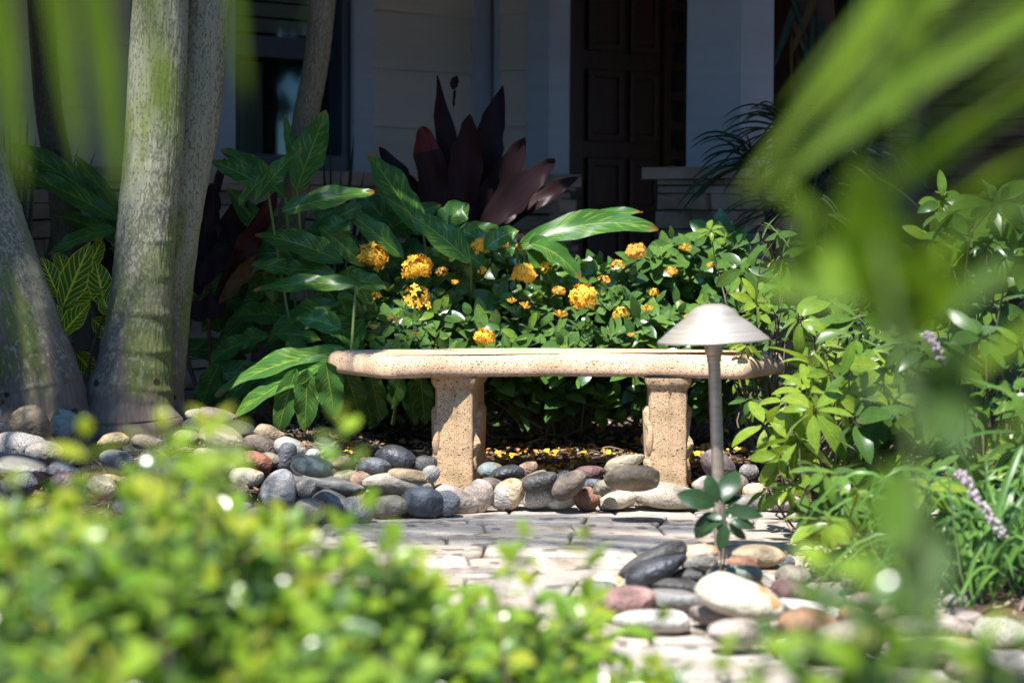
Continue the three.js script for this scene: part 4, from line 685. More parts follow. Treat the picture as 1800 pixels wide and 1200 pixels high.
{
  const r = rng(61), A = { p: 0.8, q: 0.72, fold: 0.2, n: 18, wave: 0.006, tear: 0.1 };
  let root = thing('ginger_plant', 'dark green ginger leaves behind the left trunks, before the siding', 'ginger plant', onGround(190, 8.0));
  bigLeaves(root, 'leaf', [[215, 385, 14, 252, 54, 7.9, 0.03, 1], [216, 392, 22, 298, 46, 7.8, 0.02, 0], [208, 372, 130, 274, 30, 7.9, 0.01, 2], [208, 404, 84, 448, 34, 7.7, 0.035, 2], [200, 420, 100, 380, 40, 7.95, 0.02, 0], [205, 430, 150, 330, 36, 8.05, 0.0, 1], [212, 440, 120, 500, 34, 7.9, 0.02, 1]], LM.ginger, A, r);
  stalks(root, [[[210, 640, 8], [212, 500, 8], [214, 386, 7.9]], [[200, 640, 8.05], [203, 500, 8], [205, 410, 7.9]], [[190, 650, 8.1], [200, 520, 8.1], [206, 375, 8]]], greenStem);
  root = thing('ginger_plant', 'large variegated ginger clump with drooping striped leaves left of the bench', 'ginger plant', onGround(560, 7.7));
  bigLeaves(root, 'leaf', [
    [520, 335, 573, 194, 62, 7.75, 0.0, 1], [502, 348, 388, 264, 46, 7.8, 0.03, 0], [476, 338, 369, 284, 44, 7.7, 0.02, 1], [448, 352, 530, 262, 34, 7.6, 0.02, 2], [495, 372, 658, 338, 50, 7.6, 0.02, 0], [520, 310, 500, 200, 20, 7.8, 0, 1],
    [604, 462, 448, 414, 56, 7.7, 0.03, 0], [630, 502, 446, 512, 40, 7.55, 0.03, 2], [540, 420, 640, 360, 44, 7.85, 0.02, 0], [560, 330, 585, 420, 40, 7.9, 0.01, 1], [470, 420, 400, 330, 40, 7.9, 0, 0], [420, 360, 476, 300, 26, 7.6, 0.01, 2],
    [612, 618, 378, 697, 66, 7.35, 0.06, 0, { face: V(0.1, 0.9, 0.6) }], [606, 628, 405, 738, 56, 7.3, 0.05, 1, { face: V(-0.1, 0.8, 0.7) }], [520, 648, 486, 768, 46, 7.28, 0.012, 0, { face: V(0, 0.2, 1) }], [540, 648, 536, 760, 48, 7.27, 0.012, 1, { face: V(0.1, 0.2, 1) }], [572, 636, 588, 738, 56, 7.26, 0.012, 0, { face: V(0.1, 0.2, 1) }],
    [606, 648, 632, 732, 50, 7.4, 0.01, 2, { face: V(0.2, 0.3, 1) }], [650, 655, 668, 738, 40, 7.45, 0.01, 2, { face: V(0, 0.2, 1) }], [705, 655, 688, 718, 34, 7.5, 0.0, 2, { face: V(0, 0.2, 1) }], [738, 660, 748, 746, 42, 7.5, 0.0, 1, { face: V(0, 0.2, 1) }], [722, 668, 726, 742, 34, 7.55, 0.0, 2, { face: V(0, 0.2, 1) }], [640, 690, 655, 752, 36, 7.5, 0, 1, { face: V(0, 0.2, 1) }],
    [600, 540, 470, 600, 56, 7.7, 0.05, 0], [560, 560, 640, 620, 46, 7.6, 0.04, 1], [520, 560, 400, 560, 54, 7.8, 0.03, 0], [470, 640, 392, 720, 44, 7.55, 0.03, 0], [540, 480, 610, 560, 44, 7.75, 0.03, 0], [480, 470, 430, 560, 44, 7.85, 0.03, 1], [600, 580, 520, 560, 46, 7.5, 0.02, 0], [440, 600, 370, 640, 44, 7.7, 0.03, 0], [610, 470, 660, 560, 40, 7.8, 0.03, 1], [560, 400, 640, 470, 42, 7.8, 0.02, 0], [430, 640, 440, 730, 38, 7.6, 0.01, 0, { face: V(0, 0.2, 1) }], [580, 690, 610, 745, 40, 7.5, 0.01, 0, { face: V(0, 0.2, 1) }], [400, 480, 350, 560, 38, 7.9, 0.02, 0],
    [470, 540, 380, 610, 40, 7.9, 0.03, 1], [640, 560, 600, 640, 40, 7.6, 0.02, 0], [500, 600, 560, 680, 46, 7.6, 0.03, 0], [385, 640, 350, 720, 46, 7.6, 0.01, 0, { face: V(0, 0.3, 1) }],
  ], LM.ginger, A, r);
  for (let i = 0; i < 60; i++) { const x = rr(370, 640, r), y = rr(410, 690, r), a = rr(-0.4, 3.5, r), l = rr(70, 140, r), d = rr(7.65, 8.05, r); bigLeaves(root, 'leaf', [[x - Math.cos(a) * l * 0.5, y - 10, x + Math.cos(a) * l * 0.5, y + Math.sin(a) * l * 0.45, rr(34, 50, r), d, rr(0.01, 0.05, r)]], LM.ginger, A, r); }
  for (let i = 0; i < 16; i++) { const x = rr(640, 860, r), y = rr(400, 500, r), a = rr(0, 3.1, r), l = rr(70, 120, r); bigLeaves(root, 'leaf', [[x - Math.cos(a) * l * 0.5, y, x + Math.cos(a) * l * 0.5, y - rr(-20, 50, r), rr(32, 46, r), rr(8.0, 8.2, r), rr(0.01, 0.04, r)]], LM.ginger, A, r); }
  stalks(root, [[[580, 735, 7.75], [545, 560, 7.75], [520, 330, 7.75]], [[560, 735, 7.8], [520, 540, 7.8], [500, 345, 7.8]], [[590, 740, 7.6], [612, 660, 7.5], [625, 500, 7.55]], [[600, 740, 7.6], [605, 690, 7.5], [608, 620, 7.38]], [[540, 735, 7.7], [500, 520, 7.7], [470, 335, 7.7]], [[690, 745, 7.6], [700, 690, 7.55], [704, 640, 7.5]], [[730, 745, 7.6], [735, 690, 7.55], [736, 640, 7.5]]], greenStem);
  root = thing('ginger_plant', 'tall ginger leaves rising behind the yellow flowers, below the purple plant', 'ginger plant', onGround(740, 8.1));
  bigLeaves(root, 'leaf', [[742, 412, 646, 270, 66, 7.95, 0.02, 1, { face: V(0.5, 0.5, 0.8) }], [828, 462, 721, 379, 60, 7.8, 0.02, 1, { face: V(0.3, 0.5, 0.9) }], [774, 408, 824, 358, 54, 7.9, 0.02, 0], [708, 452, 608, 371, 46, 7.85, 0.01, 2], [760, 430, 790, 370, 40, 7.9, 0.01, 1], [700, 470, 640, 430, 44, 7.9, 0.02, 0], [850, 470, 800, 440, 46, 7.85, 0.02, 0], [690, 400, 620, 330, 44, 8.1, 0.01, 0], [720, 420, 660, 330, 44, 8.1, 0.0, 0], [850, 440, 912, 405, 40, 7.8, 0.02, 1]], LM.ginger, A, r);
  stalks(root, [[[760, 660, 8.05], [756, 520, 8], [744, 410, 7.95]], [[800, 660, 8], [826, 540, 7.9], [828, 460, 7.8]], [[740, 660, 8], [720, 540, 7.9], [708, 450, 7.85]]], greenStem);
  root = thing('ginger_plant', 'long arching green ginger leaves reaching right in front of the dark door', 'ginger plant', onGround(930, 8.0));
  bigLeaves(root, 'leaf', [[908, 436, 1157, 404, 52, 7.85, 0.09, 1, { face: V(0, 0.5, 0.9), q: 0.6 }], [915, 424, 1130, 373, 44, 7.95, 0.045, 0, { face: V(0, 0.9, 0.5) }], [930, 428, 1020, 490, 56, 7.8, 0.05, 0, { face: V(0.4, 0.7, 0.7) }], [925, 440, 985, 520, 40, 7.85, 0.03, 0], [900, 450, 860, 404, 40, 7.9, 0.01, 0]], LM.ginger, A, r);
  stalks(root, [[[925, 660, 8], [915, 540, 7.95], [908, 436, 7.85]], [[940, 660, 8], [930, 540, 7.95], [920, 426, 7.95]]], greenStem);

  // croton with yellow veins
  root = thing('croton_plant', 'croton with green leaves and bright yellow veins between the left trunks', 'croton', onGround(130, 7.6));
  bigLeaves(root, 'leaf', [[106, 548, 158, 426, 52, 7.5, 0.0, 0], [104, 525, 72, 452, 40, 7.55, 0], [115, 540, 196, 494, 44, 7.5, 0.02], [104, 592, 158, 531, 50, 7.4, 0.0], [186, 545, 166, 458, 46, 7.5, 0], [108, 566, 84, 534, 28, 7.45, 0], [100, 510, 62, 470, 30, 7.6, 0.01], [150, 480, 180, 420, 34, 7.7, 0], [196, 560, 178, 520, 30, 7.45, 0], [120, 500, 100, 440, 32, 7.7, 0], [160, 560, 200, 600, 36, 7.6, 0.01], [90, 560, 60, 520, 30, 7.55, 0], [130, 620, 165, 660, 36, 7.6, 0.01]], LM.croton, { p: 0.9, q: 0.8, fold: 0.15, n: 12, wave: 0.003 }, r);
  stalks(root, [[[140, 690, 7.6], [125, 620, 7.55], [104, 530, 7.52]], [[150, 690, 7.6], [160, 620, 7.55], [186, 545, 7.5]], [[130, 690, 7.6], [112, 640, 7.5], [104, 590, 7.42]]], stemMat, 0.006);

  // cordylines
  const C = { p: 1.05, q: 0.66, fold: 0.24, n: 22, wave: 0.008, tear: 0.16 };
  root = thing('cordyline_plant', 'tall dark purple cordyline rising behind the flowers, with torn leaves', 'cordyline', onGround(800, 8.4));
  bigLeaves(root, 'leaf', [[780, 420, 742, 222, 56, 8.300, 0.0, 1, { face: V(0.1, 0.1, 1), roll: 0.1, seed: 2, tear: 0.1, q: 0.5, t1: 0.76 }], [803, 415, 768, 132, 46, 8.400, 0.0, 0, { face: V(0.2, 0.1, 1), q: 0.9, p: 0.75 }], [812, 420, 884, 150, 66, 8.400, 0.0, 2, { face: V(0, 0.1, 1), q: 0.85, p: 0.85 }], [806, 430, 826, 200, 62, 8.300, 0.0, 1, { face: V(0, 0.1, 1) }], [818, 420, 924, 240, 54, 8.300, 0.0, 2, { face: V(0.5, 0.4, 0.8) }], [832, 420, 976, 280, 56, 8.250, 0.015, 2, { face: V(0.3, 0.3, 0.9) }], [776, 430, 666, 258, 46, 8.350, 0.0, 2, { face: V(0, 0.2, 1) }], [768, 440, 690, 300, 50, 8.400, 0.0, 2, { face: V(0, 0.2, 1) }], [790, 450, 638, 346, 62, 8.450, 0.02, 2], [812, 440, 922, 414, 54, 8.250, 0.03, 2], [800, 430, 850, 230, 56, 8.500, 0, 0, { face: V(0, 0.1, 1) }], [800, 430, 700, 390, 56, 8.400, 0.02, 2], [820, 440, 930, 340, 50, 8.400, 0.02, 2]], LM.cordy, C, r);
  for (let i = 0; i < 9; i++) { const a = rr(-1.1, 1.1, r), l = rr(130, 250, r); bigLeaves(root, 'leaf', [[800 + a * 16, 425, 800 + Math.sin(a) * l, 425 - Math.cos(a) * l, rr(34, 48, r), rr(8.35, 8.55, r), 0.0, -1, { face: V(rr(-0.3, 0.5, r), rr(0.1, 0.4, r), 1) }]], LM.cordy, C, r); }
  bigLeaves(root, 'leaf_tip', [[780, 420, 742, 222, 56, 8.300, 0.0, 0, { face: V(0.1, 0.1, 1), roll: 0.1, seed: 2, tear: 0.1, q: 0.5, t0: 0.76 }]], LM.cordyRed, C, r);
  bigLeaves(root, 'withered_tip', [[797, 190, 800, 150, 5, 8.320, 0, 0], [796, 158, 802, 132, 16, 8.320, 0, 0]], [LM.cordy[0]], { n: 6, wave: 0.004 }, r);
  stalks(root, [[[798, 640, 8.4], [800, 540, 8.4], [802, 410, 8.38]]], redStem, 0.016);
  root = thing('cordyline_plant', 'dark purple cordyline half hidden just right of the middle palm pair', 'cordyline', onGround(368, 7.85));
  bigLeaves(root, 'leaf', [[378, 525, 486, 338, 44, 7.75, 0, 1, { face: V(0.6, 0.3, 0.7) }], [355, 480, 372, 322, 50, 7.9, 0, 2, { face: V(0, 0.1, 1) }], [368, 475, 432, 342, 50, 7.9, 0, 0, { face: V(0, 0.1, 1) }], [345, 505, 428, 432, 60, 7.75, 0.03, 2], [330, 560, 398, 540, 56, 7.7, 0.02, 0], [350, 445, 396, 274, 18, 7.8, 0.01, 0], [372, 500, 470, 350, 44, 7.95, 0, 2], [340, 470, 350, 350, 50, 7.95, 0, 0], [350, 520, 330, 430, 50, 7.8, 0, 2]], LM.cordy, C, r);
  bigLeaves(root, 'dry_leaf', [[384, 535, 452, 446, 30, 7.72, 0, 0, { face: V(0.5, 0.4, 0.8) }]], LM.strapDry, C, r);
  stalks(root, [[[352, 725, 7.75], [344, 680, 7.75], [328, 625, 7.75], [340, 520, 7.8]], [[373, 718, 7.85], [370, 640, 7.85], [362, 490, 7.88]]], redStem, 0.008);
  root = thing('cordyline_plant', 'small dark purple cordyline behind the croton at left', 'cordyline', onGround(185, 7.95));
  bigLeaves(root, 'leaf', [[206, 482, 156, 428, 34, 7.85, 0.02, 2], [205, 470, 172, 420, 26, 7.9, 0.01, 0], [200, 500, 130, 470, 30, 7.95, 0.02, 2], [206, 500, 190, 430, 30, 7.95, 0, 0]], LM.cordy, C, r);
  stalks(root, [[[200, 650, 7.95], [202, 560, 7.95], [205, 480, 7.9]]], redStem, 0.008);

  // narrow strap leaves by the wall
  const strap = (o, a, b, w, arch, face = V(0, 0.3, 1)) => leafBetween(o, a, b, w, arch, { face, p: 0.55, q: 0.5, fold: 0.25, n: 9, wave: 0 });
  const tuft = (label, px, d, list) => { const t = thing('strappy_plant', label, 'strappy plant', onGround(px, d)); for (const [x0, y0, x1, y1] of list) part(t, 'blade', strap(t.position, P(x0, y0, d), P(x1, y1, d), rr(0.012, 0.02, r), 0.0), pick(LM.strap, r)); return t; };
  tuft('thin upright grass blades at the far left edge before the siding', 30, 8.4, [[24, 620, 16, 196], [30, 620, 34, 188], [34, 620, 48, 200], [20, 620, 6, 214], [38, 620, 62, 240], [26, 620, 24, 230], [40, 620, 140, 250], [44, 620, 168, 262], [42, 620, 120, 300]]);
  tuft('thin upright blades below the white trim left of the purple plant', 585, 8.6, [[580, 600, 568, 258], [585, 600, 580, 250], [590, 600, 622, 238], [592, 600, 640, 300], [588, 600, 600, 290], [595, 600, 650, 330]]);

  // spiky plant with several heads before the porch column
  const sp = thing('spiky_plant', 'dark spiky dracaena with many narrow arching blades right of the porch column', 'dracaena', onGround(1420, 8.45));
  const heads = [[1395, 235, 8.5, 70, 1.05], [1530, 240, 8.7, 56, 0.95], [1325, 280, 8.4, 36, 0.85], [1455, 300, 8.4, 50, 1], [1405, 370, 8.3, 46, 1]];
  for (const [x, y, d, n, s] of heads) {
    const c = P(x, y, d);
    for (let i = 0; i < n; i++) { const a = rr(0, 6.28, r), up = rr(-0.35, 1.1, r), l = rr(0.18, 0.34, r) * s, dv = V(Math.cos(a), up, Math.sin(a) * 0.7).normalize(), e = c.clone().addScaledVector(dv, l).add(V(0, -l * l * 1.7, 0)), dry = (y > 280 && x < 1350 && r() < 0.4) || r() < 0.05; part(sp, 'blade', strap(sp.position, c.clone().add(V(rr(-0.015, 0.015, r), rr(-0.03, 0.03, r), rr(-0.015, 0.015, r))), e, rr(0.008, 0.014, r), l * 0.34, V(0.2, 0.7, 0.7)), dry ? LM.strapDry[0] : pick(LM.strap, r)); }
  }
  stalks(sp, [[[1452, 640, 8.75], [1450, 400, 8.75], [1440, 150, 8.75], [1425, -120, 8.75]]], std({ color: lin(0.05, 0.028, 0.016), map: null, roughness: 1 }), 0.095);
  for (let i = 0; i < 46; i++) { const x = 1440 + rr(-60, 60, r), y = rr(-40, 330, r); part(sp, 'dry_blade', strap(sp.position, P(x, y, 8.66), P(x + rr(-50, 50, r), y + rr(60, 130, r), 8.6), rr(0.012, 0.03, r), 0.01), pick([...LM.strapDry, LM.strap[0]], r)); }
  stalks(sp, [[[1430, 640, 8.5], [1420, 480, 8.5], [1396, 238, 8.5]], [[1440, 640, 8.6], [1490, 450, 8.6], [1530, 243, 8.7]], [[1415, 640, 8.45], [1370, 460, 8.4], [1326, 282, 8.4]], [[1430, 640, 8.4], [1445, 450, 8.4], [1455, 302, 8.4]], [[1425, 640, 8.4], [1415, 500, 8.3], [1406, 372, 8.3]]], stemMat, 0.014);
}

// ------------------------------------------------------------------ ixora behind the bench
{
  const r = rng(83), geos = [0, 1, 2, 3].map((k) => leafGeo({ W: [0.52, 0.58, 0.48, 0.55][k], n: 6, fold: [0.2, 0.12, 0.28, 0.16][k], bend: [0.3, 0.5, 0.15, 0.7][k], p: 0.85, q: 0.72, cols: 2, wave: 0.01, seed: k }));
  const petal = new THREE.MeshStandardMaterial({ color: lin(0.88, 0.47, 0.035), roughness: 0.75, side: THREE.DoubleSide }), petalOld = new THREE.MeshStandardMaterial({ color: lin(0.66, 0.31, 0.04), roughness: 0.85, side: THREE.DoubleSide }), budMat = new THREE.MeshStandardMaterial({ color: lin(0.75, 0.42, 0.04), roughness: 0.7 });
  const q4 = leafGeo({ W: 0.6, n: 2, fold: 0, bend: 0.5, cols: 1, p: 0.8, q: 0.6 });
  const floret = (s) => mergeGeometries([0, 1, 2, 3].map((i) => q4.clone().applyMatrix4(leafMatrix(V(0, 0, 0), V(Math.cos(i * Math.PI / 2), 0.12, Math.sin(i * Math.PI / 2)), UP, s))));
  function headGeo(n, seed, kind) {
    const q = rng(seed), gs = [];
    for (let i = 0; i < n; i++) {
      const cy = kind === 'bud' ? rr(0.35, 1, q) : 1 - 1.5 * (i + 0.5) / n, a = i * 2.39996 + rr(-0.2, 0.2, q), s = Math.sqrt(Math.max(0, 1 - cy * cy)), dv = V(Math.cos(a) * s, cy, Math.sin(a) * s), l = rr(0.8, 1.06, q);
      if (kind === 'bud') { gs.push(new THREE.CylinderGeometry(0.055, 0.03, 1, 5, 1).translate(0, 0.5, 0).applyMatrix4(new THREE.Matrix4().makeRotationFromQuaternion(new THREE.Quaternion().setFromUnitVectors(UP, dv))).scale(l, l, l).toNonIndexed()); continue; }
      const m = new THREE.Matrix4().makeRotationFromQuaternion(new THREE.Quaternion().setFromUnitVectors(UP, dv)).multiply(new THREE.Matrix4().makeRotationFromEuler(new THREE.Euler(rr(-0.6, 0.6, q), rr(0, 6, q), rr(-0.6, 0.6, q)))).setPosition(dv.clone().multiplyScalar(l)); gs.push(floret(kind === 'sparse' ? 0.34 : 0.3).applyMatrix4(m).toNonIndexed());
    }
    if (kind === 'full') gs.push(new THREE.IcosahedronGeometry(0.5, 1));
    const g = mergeGeometries(gs); g.computeVertexNormals(); return g;
  }
  const full = [headGeo(96, 1, 'full'), headGeo(84, 2, 'full')], sparse = [headGeo(26, 3, 'sparse')], bud = [headGeo(26, 4, 'bud'), headGeo(18, 5, 'bud')];
  const flowers = [[654, 453, 29, 'f'], [734, 473, 28, 'f'], [845, 434, 18, 'f'], [877, 430, 17, 'o'], [915, 440, 15, 'b'], [921, 483, 22, 'f'], [1025, 523, 26, 'f'], [985, 558, 17, 'b'], [1092, 552, 16, 's'], [1137, 548, 16, 'b'], [1118, 443, 20, 'o'], [1205, 441, 16, 'b'], [851, 594, 19, 'f'], [733, 525, 26, 's'], [900, 533, 13, 'b'], [922, 542, 15, 'b'], [655, 578, 11, 'b'], [730, 592, 12, 'b'], [1085, 466, 15, 'o'], [1382, 570, 24, 's'], [777, 477, 12, 'o'], [660, 520, 10, 's'], [982, 512, 13, 'o'], [848, 476, 9, 's'], [1110, 592, 10, 'b'], [1150, 515, 10, 's'], [1062, 492, 12, 'o'], [1250, 470, 11, 'b'], [1180, 478, 12, 'o'], [800, 500, 11, 'b'], [690, 560, 11, 'o'], [960, 470, 12, 's'], [1210, 560, 11, 'b']];
  const topY = (x) => { const t = [[590, 560], [615, 520], [640, 478], [700, 450], [760, 442], [820, 430], [900, 418], [960, 440], [1020, 478], [1060, 456], [1130, 432], [1200, 412], [1260, 398], [1300, 408], [1360, 440], [1420, 480]]; for (let i = 1; i < t.length; i++) if (x <= t[i][0]) return lerp(t[i - 1][1], t[i][1], (x - t[i - 1][0]) / (t[i][0] - t[i - 1][0])); return 480; };
  const depth = (y) => 7.6 + clamp((640 - y) / 230) * 0.42;
  const shrub = (label, x0, x1, n, root0) => {
    const root = thing('ixora_shrub', label, 'flowering shrub', onGround(root0, 7.95), 'yellow-flowered shrubs in a row behind the bench'), L = new Leaves(), stems = [];
    for (let i = 0; i < n; i++) {
      const x = rr(x0, x1, r), low = r() < 0.2, t = topY(x), y = low ? rr(630, 708, r) : lerp(t, 632, Math.pow(r(), 0.85)), deep = Math.pow(r(), 1.4) * 0.34, d = depth(y) + deep + (low ? 0.12 : 0), tip = P(x, y, d);
      const ax = V(rr(-0.6, 0.6, r), rr(0.35, 1, r), rr(0.1, 1.2, r)).normalize(), az = rr(0, 6.28, r), side = V(1, 0, 0).cross(ax).normalize(), s2 = ax.clone().cross(side), nodes = Math.round(rr(3, 5, r));
      for (let k = 0; k < nodes; k++) {
        const c = tip.clone().addScaledVector(ax, -k * rr(0.02, 0.032, r)), l = (k === 0 ? rr(0.035, 0.06, r) : rr(0.06, 0.098, r)) * (low ? 0.9 : 1), el = k === 0 ? rr(0.5, 1.0, r) : rr(0.0, 0.5, r);
        for (const s of [0, Math.PI]) { const a = az + k * Math.PI / 2 + s + rr(-0.3, 0.3, r), rad = side.clone().multiplyScalar(Math.cos(a)).addScaledVector(s2, Math.sin(a)), dv = rad.multiplyScalar(Math.cos(el)).addScaledVector(ax, Math.sin(el)); L.add(pick(geos, r), k === 0 && r() < 0.4 ? LM.ixoraNew[0] : pick(LM.ixora, r), leafMatrix(c, dv, ax, l, l * rr(0.9, 1.15, r)), 'leaf', deep + (low ? 0.1 : 0) + k * 0.02); }
      }
      if (i % 3 === 0) stems.push(tube([tip.clone().sub(root.position), tip.clone().addScaledVector(ax, -0.12).sub(root.position), V(rr(-0.1, 0.1, r) + (tip.x - root.position.x) * 0.5, rr(0.02, 0.1, r), rr(-0.1, 0.1, r))], 0.0018, 0.005, 7, 5));
    }
    L.build(root, 290); tag(part(root, 'branches', mergeGeometries(stems), stemMat), null, null, null, 'stuff');
    for (const [x, y, s, k] of flowers) if (x >= x0 + 8 && x < x1 + 8) {
      const d = depth(y) - 0.13, g = k === 'f' ? pick(full, r) : k === 'b' ? pick(bud, r) : k === 's' ? sparse[0] : pick([full[1], sparse[0]], r), c = P(x, y, d).sub(root.position), m = part(root, 'flower_head', g, k === 'b' ? budMat : k === 'o' ? petalOld : petal, c); const sc = s * d / F * 0.92; m.scale.set(sc, sc * (k === 'o' ? 0.75 : 1), sc); m.rotation.set(rr(-0.2, 0.5, r), rr(0, 6, r), rr(-0.3, 0.3, r));
    }
  };
  shrub('flowering shrub with the two largest yellow flower balls, behind the left half of the bench', 612, 842, 185, 730);
  shrub('flowering shrub with yellow flower heads and buds behind the middle of the bench', 842, 1068, 185, 960);
  shrub('flowering shrub with small yellow buds behind the lamp and the right bench leg', 1068, 1330, 200, 1190);
}

// ------------------------------------------------------------------ umbrella plants and grass at the right
function whorl(L, c, axis, n, len, geos, mats, r, droop = 0.15, rank = 0, W = 1) {
  const side = V(0.3, 0, 1).cross(axis).normalize(), s2 = axis.clone().cross(side), a0 = rr(0, 6, r), m = pick(mats, r);
  for (let i = 0; i < n; i++) { const a = a0 + i * 2 * Math.PI / n + rr(-0.32, 0.32, r), el = rr(-droop - 0.45, -droop + 0.4, r), dv = side.clone().multiplyScalar(Math.cos(a)).addScaledVector(s2, Math.sin(a)).multiplyScalar(Math.cos(el)).addScaledVector(axis, Math.sin(el)), l = len * rr(0.55, 1.15, r); L.add(pick(geos, r), r() < 0.8 ? m : pick(mats, r), leafMatrix(c.clone().addScaledVector(dv, len * 0.12), dv, axis.clone().add(V(rr(-0.5, 0.5, r), rr(-0.5, 0.5, r), rr(-0.5, 0.5, r))), l, l * W * rr(0.9, 1.1, r)), 'leaflet', rank); }
}
{
  const r = rng(117), geos = [0, 1, 2].map((k) => leafGeo({ W: [0.36, 0.4, 0.32][k], n: 7, fold: [0.15, 0.22, 0.1][k], bend: [0.5, 0.8, 0.35][k], p: 0.95, q: 0.7, cols: 2, wave: 0.008, seed: k }));
  function bush(label, rootPx, d0, list, opt = {}) {          // list of whorls: x, y, depth, radius px, new growth?
    const root = thing('umbrella_plant', label, 'umbrella plant', onGround(rootPx, d0)), L = new Leaves(), st = [];
    for (const [x, y, d, rad, nw] of list) { const c = P(x, y, d), ax = (opt.ax ?? V(rr(-0.7, 0.6, r), rr(0.3, 1, r), rr(-0.1, 0.9, r))).clone().normalize(); whorl(L, c, ax, Math.round(rr(5, 9, r)), rad * d / F, geos, opt.mats ?? (nw ? LM.schefNew : LM.schef), r, opt.droop ?? 0.2, d, opt.W ?? 1); const b = c.clone().sub(root.position); st.push(opt.ax ? tube([b, b.clone().multiplyScalar(0.5).add(V(0.004, 0, 0)), V(0, 0, 0)], 0.0018, 0.003, 6, 6) : tube([b, b.clone().addScaledVector(ax, -0.09), b.clone().multiplyScalar(0.6).add(V(rr(-0.06, 0.06, r), -0.03, -0.1)), V(rr(-0.05, 0.05, r), 0, rr(-0.15, -0.05, r))], 0.0016, 0.005, 8, 5)); }
    L.build(root, 290); tag(part(root, 'branches', mergeGeometries(st), stemMat), null, null, null, 'stuff'); return root;
  }
  const rnd = (n, x0, x1, y0, y1, d0, d1, a, b, nw = 0.2, keep = () => true) => { const o = []; let guard = 0; while (o.length < n && guard++ < 4000) { const x = rr(x0, x1, r), y = rr(y0, y1, r); if (keep(x, y)) o.push([x, y, rr(d0, d1, r), rr(a, b, r), r() < nw]); } return o; };
  bush('sunlit umbrella plant with drooping pale green leaflets covering the right end of the bench', 1480, 6.1, [[1345, 748, 6.25, 66, 1], [1372, 800, 6.1, 60, 1], [1400, 850, 6.0, 58, 1], [1350, 860, 6.3, 50, 0], [1420, 690, 6.1, 88, 1], [1470, 690, 6.05, 90, 1], [1432, 640, 6.2, 88, 1], [1385, 705, 6.15, 84, 1], [1445, 610, 6.3, 90, 1], [1505, 640, 6.2, 95, 0], [1570, 720, 6.0, 100, 0], [1430, 720, 6.0, 90, 1], [1560, 640, 6.2, 90, 0], [1500, 740, 5.95, 95, 0], [1405, 560, 6.4, 70, 1], [1610, 690, 6.0, 90, 1], [1540, 820, 5.9, 90, 0], [1400, 780, 6.1, 70, 1], [1455, 830, 6.0, 70, 1], [1510, 560, 6.3, 80, 0], ...rnd(75, 1370, 1660, 560, 920, 5.95, 6.7, 55, 90, 0.45, (x, y) => y < 620 + (x - 1340) * 3 && y > 900 - (x - 1300) * 2.2)], { droop: 0.35, W: 0.95 });
  bush('umbrella plant with a pale round whorl facing the camera at the right edge', 1760, 6.0, [[1728, 592, 5.5, 74, 0], [1745, 362, 6.0, 66, 0], [1680, 420, 6.2, 60, 0], [1790, 440, 5.9, 66, 0], [1780, 690, 5.5, 62, 0], [1660, 640, 5.8, 60, 0], ...rnd(62, 1640, 1860, 350, 900, 5.7, 6.6, 50, 74, 0.12)], { droop: 0.1, W: 1.1 });
  bush('shadier umbrella plant behind the lamp, right of the yellow flowers', 1370, 7.2, [[1338, 425, 7.3, 58, 0], [1310, 470, 7.2, 54, 0], [1375, 455, 7.2, 56, 0], [1250, 405, 7.7, 30, 1], ...rnd(80, 1290, 1640, 410, 760, 7.0, 7.7, 30, 52, 0.2)], { droop: 0.1, W: 1.05 });
  bush('low umbrella plant with dark leaves overhanging the paving right of the lamp', 1560, 5.5, [[1385, 860, 5.9, 56, 1], [1420, 905, 5.6, 54, 0], [1480, 870, 5.6, 62, 0], [1440, 960, 5.5, 52, 0], [1500, 960, 5.3, 60, 0], [1560, 900, 5.4, 66, 0], [1540, 990, 5.3, 54, 0], ...rnd(34, 1440, 1700, 830, 1010, 5.2, 5.8, 48, 68, 0.12, (x, y) => y < 880 + (x - 1390) * 0.9)], { droop: 0.3 });
  const sd = bush('small dark sprig of pointed leaves standing right in front of the lamp pole', 1268, 5.3, [[1266, 892, 5.3, 74, 0], [1278, 915, 5.28, 48, 0]], { ax: V(-0.1, 0.45, 0.9), droop: 0.0, W: 1.2, mats: [leafMat(veins, [0.035, 0.09, 0.03], { coat: 0.5, t: 0.25 })] });
  // pale leaf lying on the front stones
  const fl = thing('fallen_leaf', 'pale silvery leaf lying on the stones under the dark umbrella plant', 'fallen leaf', P(1455, 1046, 5.05)); part(fl, 'blade', leafBetween(fl.position, P(1440, 1052, 5.05), P(1486, 1040, 5.0), 0.03, 0.012, { face: V(0, 0.9, 0.5), wave: 0.006 }), leafMat(plainLeaf, [0.6, 0.6, 0.55], { t: 0.2 }));

  // lilyturf
  const lt = thing('lilyturf_clump', 'clump of arching grassy lilyturf with lavender flower spikes at the right edge', 'grass clump', onGround(1790, 5.3));
  const bases = []; for (let i = 0; i < 175; i++) bases.push([rr(1690, 1900, r), rr(5.05, 5.6, r)]);
  for (const [x, d] of bases) {
    const b = onGround(x, d), a = rr(0, 6.28, r), l = rr(0.16, 0.34, r), h = rr(0.12, 0.36, r), e = b.clone().add(V(Math.cos(a) * l, h * rr(-0.1, 0.55, r), Math.sin(a) * l * 0.8));
    part(lt, 'blade', leafBetween(lt.position, b, e, rr(0.008, 0.014, r), h * 1.1, { face: V(0.1, 0.8, 0.6), p: 0.5, q: 0.4, fold: 0.25, n: 9, wave: 0 }), pick(LM.lily, r));
  }
